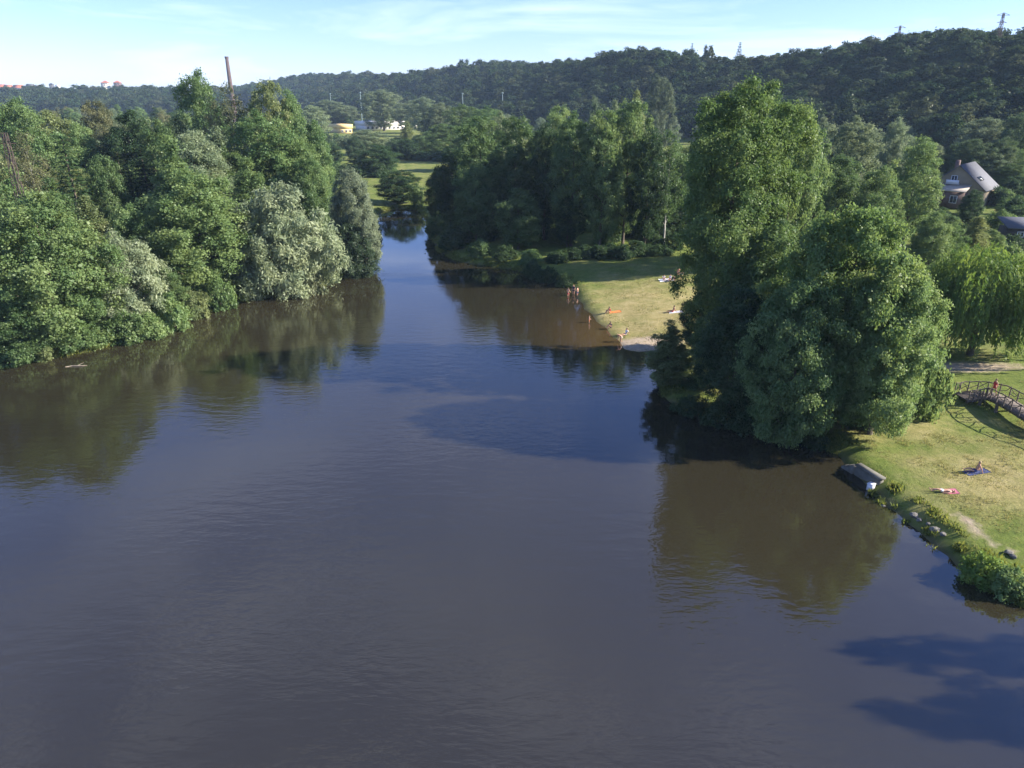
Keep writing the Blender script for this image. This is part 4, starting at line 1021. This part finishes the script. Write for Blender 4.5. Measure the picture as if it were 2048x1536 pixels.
# floodlight masts
for px, pt, Y, lab in [(720, 184, 640, 'tall floodlight mast left of the large grey-green valley tree'), (660, 187, 700, 'floodlight mast at the left, half hidden by pale trees'), (1005, 185, 640, 'floodlight mast above the river end of the shaded row'), (925, 186, 720, 'short-looking floodlight mast in the middle of the valley')]:
    p, _ = PY(px, pt, Y); g0 = ground(p[0], Y); H_ = p[2] - g0
    e = thing('floodlight_mast', lab, 'floodlight mast', (p[0], Y, g0), 0, 'floodlight masts of the sports ground')
    q = MB(); q.tube([(0, 0, -.5), (0, 0, H_ * .5), (0, 0, H_)], [.34, .27, .2], 8); q.build('mast', M_POLE, e)
    q = MB(); q.box((0, -.2, H_ - .5), (1.5, .3, 1.1)); q.build('lamp_panel', M_POLE, e)

# factory chimney
p, _ = PY(453, 113, 800); g0 = ground(p[0], 800); H_ = p[2] - g0
e = thing('factory_chimney', 'tall dark brick factory chimney rising above the left wood', 'chimney', (p[0], 800, g0))
q = MB(); q.tube([(0, 0, -1), (0, 0, H_ * .5), (0, 0, H_ - 1.6)], [2.9, 2.2, 1.65], 20); q.build('shaft', M_BRICK, e, True)
q = MB(); q.tube([(0, 0, H_ - 2.4), (0, 0, H_ - 1.2), (0, 0, H_)], [1.75, 2.0, 2.0], 20); q.build('cap', M_BRICK, e)

# town on the far plateau
def house(name, label, px, ptop, wpx, Y, wall, roof, hip=False, group=None, hfac=.9):
    p, _ = PY(px, ptop, Y); W_ = wpx * Y * CT / FPX; g0 = ground(p[0], Y); h1 = p[2] - g0; h0 = h1 - W_ * .32
    e = thing(name, label, 'house', (p[0], Y, g0), .15, group)
    D_ = W_ * hfac
    q = MB(); q.box((0, 0, h0 / 2), (W_, D_, h0)); q.build('wall', wall, e)
    if hip:
        a_ = W_ / 2 + .6; b_ = D_ / 2 + .6; q = MB(); q.add([(-a_, -b_, h0), (a_, -b_, h0), (a_, b_, h0), (-a_, b_, h0), (-.8, 0, h1), (.8, 0, h1)], [(0, 1, 5, 4), (2, 3, 4, 5), (1, 2, 5, 5), (3, 0, 4, 4)][:2])
        q.add([(a_, -b_, h0), (a_, 0, h0), (a_, b_, h0), (.8, 0, h1)], [(0, 1, 2, 3)]); q.add([(-a_, b_, h0), (-a_, 0, h0), (-a_, -b_, h0), (-.8, 0, h1)], [(0, 1, 2, 3)]); q.build('roof', roof, e)
    else:
        o = roof_panels(D_, W_, h0, h1, .6, .3).build('roof', roof, e); o.rotation_euler = (0, 0, PI / 2)
    for i in range(3): window(e, (-W_ / 3 + i * W_ / 3, -D_ / 2 - .05, h0 - 3.5), W_ * .12, 2.0)
for px, pt, wpx, wl, rf, hip, lab in [(2, 169, 15, M_CREAM, M_REDTILE, False, 'cream house with red roof at the photo edge on the far skyline'), (16, 170, 13, M_CREAM, M_REDTILE, False, 'red-roofed house second from the photo edge on the far skyline'),
                                    (36, 170, 16, M_CREAM, M_REDTILE, False, 'wide red-roofed house, third on the far skyline'), (60, 168, 12, M_CREAM, M_SLATE, False, 'grey-roofed pale house on the far skyline'),
                                    (76, 170, 10, M_HALL, M_HALL, False, 'small white house right of the grey-roofed one'), (102, 166, 7, M_SLATE, M_SLATE, True, 'dark grey narrow building on the far skyline'), (115, 170, 6, M_HALL, M_HALL, False, 'tiny white house right of the dark narrow building'),
                                    (210, 161, 14, M_CREAM, M_REDTILE, True, 'left of two hip-roofed red houses above the far wood'), (234, 161, 12, M_REDBRICK, M_REDTILE, True, 'right of two hip-roofed red houses above the far wood')]:
    house('town_house', lab, px, pt, wpx, 1510, wl, rf, hip)

# ------------------------------------------------------------------ pylons and wires
def lattice(name, label, base, H_, w0, w1, arms, mat, n_=7, rad=.07):
    e = thing(name, label, 'pylon', base)
    cor = lambda f: [np.array((sx * (w0 + (w1 - w0) * f) / 2, sy * (w0 + (w1 - w0) * f) / 2, f * H_)) for sx, sy in ((-1, -1), (1, -1), (1, 1), (-1, 1))]
    for k_ in range(4):
        q = MB(); q.tube([cor(0)[k_] - (0, 0, .5), cor(1)[k_]], rad, 4); q.build('leg', mat, e)
    q = MB()
    for i in range(n_):
        A = cor(i / n_); B = cor((i + 1) / n_)
        for k_ in range(4):
            q.tube([A[k_], B[(k_ + 1) % 4]], rad * .6, 4); q.tube([A[(k_ + 1) % 4], B[k_]], rad * .6, 4); q.tube([B[k_], B[(k_ + 1) % 4]], rad * .6, 4)
    q.build('bracing', mat, e)
    for f_, L_ in arms:
        q = MB(); z = f_ * H_; q.tube([(-L_, 0, z), (L_, 0, z)], rad, 4); q.tube([(-L_, 0, z), (0, 0, z + L_ * .35)], rad * .7, 4); q.tube([(L_, 0, z), (0, 0, z + L_ * .35)], rad * .7, 4); q.build('crossarm', mat, e)
    return e
p, _ = PY(8, 266, 100); gz = ground(p[0], 100)
lattice('lattice_pylon', 'rusty steel lattice pylon among the trees at the left photo edge', (p[0], 100, gz), p[2] - gz, 1.4, .5, [(.94, 1.2)], M_RUST, 9, .055)
for px, pt, Y, lab in [(1801, 52, 478, 'power pylon on the hill skyline, the one further from the photo edge'), (2008, 26, 415, 'power pylon on the hill skyline close to the photo edge')]:
    p, _ = PY(px, pt, Y); gz = ground(p[0], Y)
    lattice('power_pylon', lab, (p[0], Y, gz), p[2] - gz, 3.2, .7, [(.96, 3.4), (.82, 2.6)], M_RUST, 8, .12)
p, _ = PY(217, 366, 150); gz = ground(p[0], 150); zt = p[2]
up = thing('utility_pole', 'grey wooden utility pole in the dark hollow of the left wood', 'utility pole', (p[0], 150, gz))
q = MB(); q.tube([(0, 0, -.5), (0, 0, zt - gz)], [.16, .11], 8); q.build('pole', M_WOOD, up)
q = MB(); q.box((0, 0, zt - gz - .4), (2.4, .14, .14)); q.build('crossarm', M_WOOD, up)
p2, _ = PY(985, 330, 168); g2 = ground(p2[0], 168)
up2 = thing('utility_pole', 'utility pole hidden behind the shaded row, carrying the wires across the river', 'utility pole', (p2[0], 168, g2))
q = MB(); q.tube([(0, 0, -.5), (0, 0, p2[2] - g2)], [.16, .11], 8); q.build('pole', M_WOOD, up2)
q = MB(); q.box((0, 0, p2[2] - g2 - .4), (2.4, .14, .14)); q.build('crossarm', M_WOOD, up2)
def wire(a_, b_, sag, label):
    t_ = np.linspace(0, 1, 25)[:, None]; pt_ = a_ + (b_ - a_) * t_; pt_[:, 2] -= sag * 4 * (t_ * (1 - t_))[:, 0]
    q = MB(); q.tube(pt_, .028, 4); tag(q.build('power_line', M_CABLE), label, 'wire', 'wires across the river')
for i, dx in enumerate((-1.1, 1.1)):
    wire(np.array((p[0] + dx, 150, zt - .3)), np.array((p2[0] + dx, 168, p2[2] - .3)), 3.2, ['upper wire sagging across the narrow river', 'lower wire sagging across the narrow river'][i])
pl, _ = PY(8, 285, 100)
for i, dz in enumerate((0, -1.4)):
    wire(np.array((pl[0] + 1.2 - 2.4 * i, 100, pl[2] + dz)), np.array((p[0] - 1.1 + 2.2 * i, 150, zt - .3)), 1.8, ['upper wire between lattice pylon and wooden pole', 'lower wire between lattice pylon and wooden pole'][i])

# log shape added for a pale smudge of weed and sediment by the left bank
p = P(150, 733, 0)
q = MB(); q.tube([(-1.6, -.3, .02), (-.5, .1, .08), (.8, .1, .1), (2.0, .5, .05)], [.07, .13, .12, .04], 7); q.tube([(.4, .1, .1), (.9, .6, .35), (1.2, 1.0, .4)], [.06, .04, .02], 5)
o = q.build('weed_drift', simple('pale_drift', (.2, .17, .13), .9, .3, 4)); o.location = tuple(p); o.scale = (.6, .6, .6); tag(o, 'log shape added for a pale smudge of weed off the left bank', 'log')

# ------------------------------------------------------------------ people
M_SKIN = simple('skin', (.50, .27, .18), .55, .08, 6); M_SKIN2 = simple('tanned_skin', (.36, .18, .11), .55, .08, 6)
M_HAIR = {'dark': simple('dark_hair', (.03, .02, .015), .6, .3, 20), 'brown': simple('brown_hair', (.10, .06, .03), .6, .3, 20), 'fair': simple('fair_hair', (.38, .27, .13), .6, .2, 20)}
CL = {}
def cloth(name, c_):
    if name not in CL: CL[name] = simple(name + '_cloth', c_, .9, .1, 8)
    return CL[name]
CC = {'red': (.55, .05, .06), 'white': (.75, .75, .75), 'blue': (.04, .06, .17), 'dark': (.03, .03, .05), 'pink': (.48, .14, .2), 'orange': (.75, .22, .05), 'teal': (.05, .25, .28), 'grey': (.3, .3, .33), 'green': (.08, .2, .08)}

def pose(kind):
    J = {}
    if kind in ('stand', 'wade', 'walk'):
        pel = (0, 0, .95); lean = .03
        J.update(pelvis=pel, spine=(0, .01, 1.13), chest=(0, lean, 1.33), neck=(0, lean + .01, 1.47), head=(0, lean + .03, 1.58), crown=(0, lean + .02, 1.68))
        for s, n_ in ((-1, 'l'), (1, 'r')):
            J['sh' + n_] = (s * .17, lean, 1.39)
            J['hip' + n_] = (s * .09, 0, .90)
            if kind == 'walk':
                f_ = .18 * s
                J['kn' + n_] = (s * .10, f_ + .05, .50); J['an' + n_] = (s * .10, f_ * 1.4 - .05, .09); J['toe' + n_] = (s * .11, f_ * 1.4 + .09, .035)
            else:
                J['kn' + n_] = (s * .11, .03, .50); J['an' + n_] = (s * .12, -.01, .08); J['toe' + n_] = (s * .14, .13, .035)
            if kind == 'wade':
                J['el' + n_] = (s * .30, .02, 1.20); J['wr' + n_] = (s * .30, .20, 1.08); J['ha' + n_] = (s * .28, .27, 1.06)
            else:
                J['el' + n_] = (s * .25, -.02, 1.12); J['wr' + n_] = (s * .27, .05, .88); J['ha' + n_] = (s * .27, .07, .80)
    elif kind == 'sit':      # legs stretched out, leaning back on the hands
        J.update(pelvis=(0, 0, .14), spine=(0, -.05, .32), chest=(0, -.10, .52), neck=(0, -.12, .66), head=(0, -.09, .77), crown=(0, -.10, .87))
        for s, n_ in ((-1, 'l'), (1, 'r')):
            J['sh' + n_] = (s * .17, -.11, .58); J['el' + n_] = (s * .24, -.25, .33); J['wr' + n_] = (s * .26, -.34, .09); J['ha' + n_] = (s * .27, -.38, .03)
            J['hip' + n_] = (s * .09, .06, .12); J['kn' + n_] = (s * .12, .46, .22 if s > 0 else .14); J['an' + n_] = (s * .13, .86, .07); J['toe' + n_] = (s * .15, .93, .19)
    elif kind == 'hug':      # knees drawn up, arms round them
        J.update(pelvis=(0, 0, .14), spine=(0, -.01, .33), chest=(0, .06, .52), neck=(0, .10, .65), head=(0, .15, .75), crown=(0, .15, .85))
        for s, n_ in ((-1, 'l'), (1, 'r')):
            J['sh' + n_] = (s * .17, .07, .58); J['el' + n_] = (s * .23, .28, .42); J['wr' + n_] = (s * .12, .48, .38); J['ha' + n_] = (s * .05, .54, .36)
            J['hip' + n_] = (s * .09, .05, .12); J['kn' + n_] = (s * .12, .38, .47); J['an' + n_] = (s * .11, .56, .08); J['toe' + n_] = (s * .12, .70, .035)
    elif kind == 'lie':      # face up, one knee bent a little
        J.update(pelvis=(0, 0, .12), spine=(0, -.18, .12), chest=(0, -.38, .13), neck=(0, -.53, .12), head=(0, -.64, .12), crown=(0, -.74, .12))
        for s, n_ in ((-1, 'l'), (1, 'r')):
            J['sh' + n_] = (s * .17, -.45, .12); J['el' + n_] = (s * .27, -.22, .07); J['wr' + n_] = (s * .28, .02, .06); J['ha' + n_] = (s * .28, .10, .045)
            J['hip' + n_] = (s * .09, .05, .11); J['kn' + n_] = (s * .11, .45, .14 if s > 0 else .26); J['an' + n_] = (s * .13, .86, .07); J['toe' + n_] = (s * .15, .93, .19)
    elif kind == 'bend':     # bending forward to the water
        J.update(pelvis=(0, -.05, .82), spine=(0, .06, .96), chest=(0, .24, 1.07), neck=(0, .37, 1.11), head=(0, .48, 1.10), crown=(0, .57, 1.09))
        for s, n_ in ((-1, 'l'), (1, 'r')):
            J['sh' + n_] = (s * .17, .29, 1.07); J['el' + n_] = (s * .20, .36, .80); J['wr' + n_] = (s * .16, .42, .56); J['ha' + n_] = (s * .15, .43, .48)
            J['hip' + n_] = (s * .09, -.03, .78); J['kn' + n_] = (s * .12, .08, .44); J['an' + n_] = (s * .12, -.02, .08); J['toe' + n_] = (s * .14, .12, .035)
    return J

RAD = dict(pelvis=.125, spine=.115, chest=.135, neck=.052, head=.088, crown=.062, sh=.062, el=.040, wr=.028, ha=.030, hip=.088, kn=.056, an=.038, toe=.030)
def skin_mesh(name, verts, edges, rads, mat, sub=1):
    me = bpy.data.meshes.new(name); me.from_pydata([tuple(v) for v in verts], edges, [])
    o = bpy.data.objects.new(name, me); COL.objects.link(o)
    sk = o.modifiers.new('skin', 'SKIN'); sk.use_smooth_shade = True
    for i, r_ in enumerate(rads): me.skin_vertices[0].data[i].radius = (r_, r_)
    me.skin_vertices[0].data[0].use_root = True
    sb = o.modifiers.new('sub', 'SUBSURF'); sb.levels = sub; sb.render_levels = sub
    dg = bpy.context.evaluated_depsgraph_get(); ev = o.evaluated_get(dg)
    out_ = bpy.data.meshes.new_from_object(ev); out_.name = name
    bpy.data.objects.remove(o); out_.materials.clear(); out_.materials.append(mat)
    return out_
BODY = {}
def body(kind, skin, sk_name):
    key = (kind, sk_name)
    if key in BODY: return BODY[key]
    J = pose(kind); V = []; E = []; Rr = []; ix = {}
    def add(n_, p_, r_, par=None):
        V.append(np.array(p_, float)); Rr.append(r_); ix[n_] = len(V) - 1
        if par is not None: E.append((ix[par], ix[n_]))
    add('pelvis', J['pelvis'], RAD['pelvis'])
    for n_, par in (('spine', 'pelvis'), ('chest', 'spine'), ('neck', 'chest'), ('head', 'neck'), ('crown', 'head')): add(n_, J[n_], RAD[n_], par)
    up_ = unit(V[ix['crown']] - V[ix['neck']]); fw = np.array((0, 1.0, 0)) if kind != 'lie' else np.array((0, 0, 1.0))
    if kind == 'bend': fw = np.array((0, .3, -1.0))
    fw = unit(fw - up_ * (fw @ up_))
    add('nose', V[ix['head']] + fw * .105 - up_ * .005, .016, 'head'); add('chin', V[ix['head']] + fw * .06 - up_ * .075, .034, 'head')
    for s, n_ in ((-1, 'l'), (1, 'r')):
        add('sh' + n_, J['sh' + n_], RAD['sh'], 'chest'); add('el' + n_, J['el' + n_], RAD['el'], 'sh' + n_); add('wr' + n_, J['wr' + n_], RAD['wr'], 'el' + n_); add('ha' + n_, J['ha' + n_], RAD['ha'], 'wr' + n_)
        w_ = V[ix['wr' + n_]]; h_ = V[ix['ha' + n_]]; d_ = unit(h_ - w_); lat = unit(np.cross(d_, (1, .2, .1)))
        for f_, (off_, L_) in enumerate(((-.030, .072), (-.011, .082), (.009, .078), (.028, .062))):
            add(f'f{f_}{n_}', h_ + lat * off_ + d_ * .035, .009, 'ha' + n_); add(f'g{f_}{n_}', h_ + lat * off_ * 1.15 + d_ * (.035 + L_ * .8) + np.cross(lat, d_) * .015 * s, .007, f'f{f_}{n_}')
        add('t0' + n_, (w_ + h_) / 2 - lat * .04 + d_ * .01, .010, 'ha' + n_); add('t1' + n_, h_ - lat * .062 + d_ * .01, .008, 't0' + n_)
        add('hip' + n_, J['hip' + n_], RAD['hip'], 'pelvis'); kn = np.array(J['kn' + n_]); hp_ = np.array(J['hip' + n_]); an_ = np.array(J['an' + n_])
        add('th' + n_, hp_ * .55 + kn * .45, .075, 'hip' + n_); add('kn' + n_, kn, RAD['kn'], 'th' + n_); add('cf' + n_, kn * .62 + an_ * .38, .055, 'kn' + n_); add('an' + n_, an_, RAD['an'], 'cf' + n_); add('toe' + n_, J['toe' + n_], RAD['toe'], 'an' + n_)
    BODY[key] = skin_mesh('body', V, E, Rr, skin); return BODY[key]
GARB = {}
def garment(kind, what, mat, mname):
    key = (kind, what, mname)
    if key in GARB: return GARB[key]
    J = {k_: np.array(v) for k_, v in pose(kind).items()}
    if what == 'shorts':
        V = [J['pelvis'], J['pelvis'] * .55 + J['spine'] * .45]; E = [(0, 1)]; Rr = [.142, .128]
        for n_ in 'lr':
            V += [J['hip' + n_], J['hip' + n_] * .5 + J['kn' + n_] * .5]; k_ = len(V); E += [(0, k_ - 2), (k_ - 2, k_ - 1)]; Rr += [.104, .092]
    elif what == 'shirt':
        V = [J['pelvis'] * .8 + J['spine'] * .2, J['spine'], J['chest'], J['chest'] * .35 + J['neck'] * .65]; E = [(0, 1), (1, 2), (2, 3)]; Rr = [.140, .130, .150, .075]
        for n_ in 'lr':
            V += [J['sh' + n_], J['sh' + n_] * .45 + J['el' + n_] * .55]; k_ = len(V); E += [(2, k_ - 2), (k_ - 2, k_ - 1)]; Rr += [.076, .062]
    elif what == 'dress':
        V = [J['pelvis'] * .5 + (J['knl'] + J['knr']) * .25, J['pelvis'], J['spine'], J['chest'], J['chest'] * .35 + J['neck'] * .65]; E = [(0, 1), (1, 2), (2, 3), (3, 4)]; Rr = [.19, .155, .128, .148, .07]
        for n_ in 'lr':
            V += [J['sh' + n_]]; E += [(3, len(V) - 1)]; Rr += [.072]
    GARB[key] = skin_mesh(what, V, E, Rr, mat); return GARB[key]
HAIRM = {}
def hair_mesh(kind, hk):
    key = (kind, hk)
    if key in HAIRM: return HAIRM[key]
    J = {k_: np.array(v) for k_, v in pose(kind).items()}
    up_ = unit(J['crown'] - J['neck']); fw = np.array((0, 1.0, 0)) if kind != 'lie' else np.array((0, 0, 1.0))
    if kind == 'bend': fw = np.array((0, .3, -1.0))
    fw = unit(fw - up_ * (fw @ up_)); c_ = J['head'] * .6 + J['crown'] * .4; lat = np.cross(fw, up_)
    bm = bmesh.new(); bmesh.ops.create_uvsphere(bm, u_segments=14, v_segments=10, radius=1)
    kill = [v for v in bm.verts if v.co.y > .35 and v.co.z < .45 or v.co.z < -.75]; bmesh.ops.delete(bm, geom=kill, context='VERTS')
    for v in bm.verts:
        x, y, z = v.co; v.co = c_ + lat * x * .098 + fw * (y * .112 - .012) + up_ * z * .118
    me = bpy.data.meshes.new('hair'); bm.to_mesh(me); bm.free(); me.materials.append(M_HAIR[hk])
    for p_ in me.polygons: p_.use_smooth = True
    HAIRM[key] = me; return me

def person(kind, px, py, face, wear, hair, label, zoff=0.0, scale=1.0, tan=False, z=None, group=None, at=None):
    p_ = at if at is not None else P(px, py, z if z is not None else .8)
    if at is None and z is None:
        for _ in range(6): p_ = P(px, py, ground(p_[0], p_[1]))
    gz_ = p_[2] + zoff
    e = thing('person', label, 'person', (p_[0], p_[1], gz_), face, group); e.scale = (scale,) * 3
    link('body', body(kind, M_SKIN2 if tan else M_SKIN, 'tan' if tan else 'fair'), e)
    link('hair', hair_mesh(kind, hair), e)
    for what, c_ in wear: link(what, garment(kind, what, cloth(c_, CC[c_]), c_), e)
    return e
def towel(px, py, w_, l_, rz, c_, label, z=None):
    p_ = P(px, py, .8)
    for _ in range(6): p_ = P(px, py, ground(p_[0], p_[1]))
    xs_ = np.linspace(-w_ / 2, w_ / 2, 9); ys_ = np.linspace(-l_ / 2, l_ / 2, 15); X_, Y_ = np.meshgrid(xs_, ys_)
    ca, sa = math.cos(rz), math.sin(rz); WX_ = p_[0] + X_ * ca - Y_ * sa; WY_ = p_[1] + X_ * sa + Y_ * ca
    Zt = ground(WX_, WY_) + .03 + .012 * np.sin(X_ * 9 + Y_ * 5); n_ = X_.size; I = np.arange(n_).reshape(X_.shape)
    top = np.stack([I[:-1, :-1], I[:-1, 1:], I[1:, 1:], I[1:, :-1]], -1).reshape(-1, 4)
    V = np.vstack([np.c_[WX_.ravel(), WY_.ravel(), Zt.ravel()], np.c_[WX_.ravel(), WY_.ravel(), Zt.ravel() - .018]]) - p_
    rim = list(I[0, :]) + list(I[1:, -1]) + list(I[-1, -2::-1]) + list(I[-2:0:-1, 0]); Fr = [(rim[i], rim[(i + 1) % len(rim)], rim[(i + 1) % len(rim)] + n_, rim[i] + n_) for i in range(len(rim))]
    o = link('towel', mesh_np('towel', V, np.vstack([top, top[:, ::-1] + n_, np.array(Fr)]), cloth(c_, CC[c_]), smooth=True), loc=tuple(p_)); tag(o, label, 'towel'); return o

# near lawn
towel(1953, 944, .8, 1.9, R(100), 'blue', 'dark blue towel under the seated sunbather on the near lawn')
person('sit', 1952, 944, R(80), [('shorts', 'blue')], 'fair', 'bare-chested sunbather in blue trunks sitting on the blue towel of the near lawn', .03)
towel(1903, 983, .7, .9, R(85), 'pink', 'pink towel under the head of the lying sunbather')
person('lie', 1886, 984, R(80), [('shorts', 'white')], 'fair', 'sunbather lying flat near the waterside, head on the pink towel', .02)
# the red figure on the bridge
i_ = 8
person('walk', 0, 0, R(100), [('dress', 'red')], 'brown', 'person in a red dress walking on the footbridge', at=bp3[10] + np.array((0, 0, .04)))
# bathers in the water
person('wade', 1136, 592, R(-40), [('shorts', 'red')], 'brown', 'bare-chested bather standing in the water, farthest from the shore of the group', z=0, zoff=-.45)
person('stand', 1147, 588, R(160), [('shirt', 'dark'), ('shorts', 'dark')], 'fair', 'person in dark clothes standing between the bathers at the shore', z=0, zoff=-.25)
person('wade', 1155, 591, R(60), [('shorts', 'blue')], 'brown', 'bare-chested bather in blue trunks, nearest to the shore of the group', z=0, zoff=-.35)
person('wade', 1178, 645, R(-90), [('shorts', 'orange')], 'fair', 'child in orange trunks standing alone in the shallow water', z=0, zoff=-.3, scale=.72)
person('bend', 1242, 684, R(100), [('shorts', 'white')], 'fair', 'bather bending over in the shallows at the sandy corner', z=0, zoff=-.12)
# lawn
towel(1230, 624, .8, 1.7, R(95), 'orange', 'orange towel on the bathing lawn')
person('hug', 1220, 626, R(100), [('shirt', 'red')], 'brown', 'person in red top sitting hunched beside the orange towel')
person('hug', 1222, 656, R(110), [('shirt', 'dark'), ('shorts', 'dark')], 'dark', 'person in dark clothes sitting on the shore edge above the shallows')
person('sit', 1252, 670, R(120), [('shirt', 'white'), ('shorts', 'grey')], 'brown', 'person in a white shirt sitting behind the bending bather')
towel(1352, 624, .8, 1.8, R(85), 'white', 'white towel at the right of the bathing lawn')
person('sit', 1346, 624, R(95), [('shorts', 'red')], 'dark', 'tanned sunbather in red trunks sitting on the white towel', tan=True)
towel(1334, 560, 1.6, 2.4, R(90), 'white', 'white blanket of the group at the rear of the lawn')
person('hug', 1327, 560, R(180), [('shirt', 'white'), ('shorts', 'white')], 'dark', 'person all in white sitting at the left end of the rear group')
person('sit', 1340, 560, R(150), [('shirt', 'white'), ('shorts', 'dark')], 'brown', 'person in white top and dark shorts sitting second in the rear group')
person('hug', 1349, 562, R(90), [('shirt', 'pink')], 'dark', 'person in a pink top sitting in the rear group')
person('stand', 1356, 556, R(200), [('shorts', 'dark')], 'brown', 'bare-chested person standing in the rear group')
person('walk', 1362, 558, R(170), [('shorts', 'teal')], 'fair', 'bare-chested person in teal trunks at the right end of the rear group', scale=.95)
person('hug', 1382, 622, R(100), [('shirt', 'blue')], 'brown', 'person in a blue top sitting at the edge of the tree shade on the lawn')
person('stand', 1550, 760, R(180), [('dress', 'pink')], 'brown', 'person in a pink dress half hidden under the waterside clump')

# ------------------------------------------------------------------ air
q = MB(); q.box((0, 2800, 58), (9200, 6400, 124)); me = q.mesh('haze', None)
hm = bpy.data.materials.new('haze'); hm.use_nodes = True; hn = hm.node_tree.nodes; hn.clear()
ho = hn.new('ShaderNodeOutputMaterial'); hv = hn.new('ShaderNodeVolumePrincipled'); hv.inputs['Color'].default_value = (.55, .75, 1, 1); hv.inputs['Density'].default_value = 0.00011
hm.node_tree.links.new(hv.outputs[0], ho.inputs['Volume']); me.materials.append(hm)
tag(link('haze', me), 'thin summer haze over the whole valley', 'haze', kind='stuff')
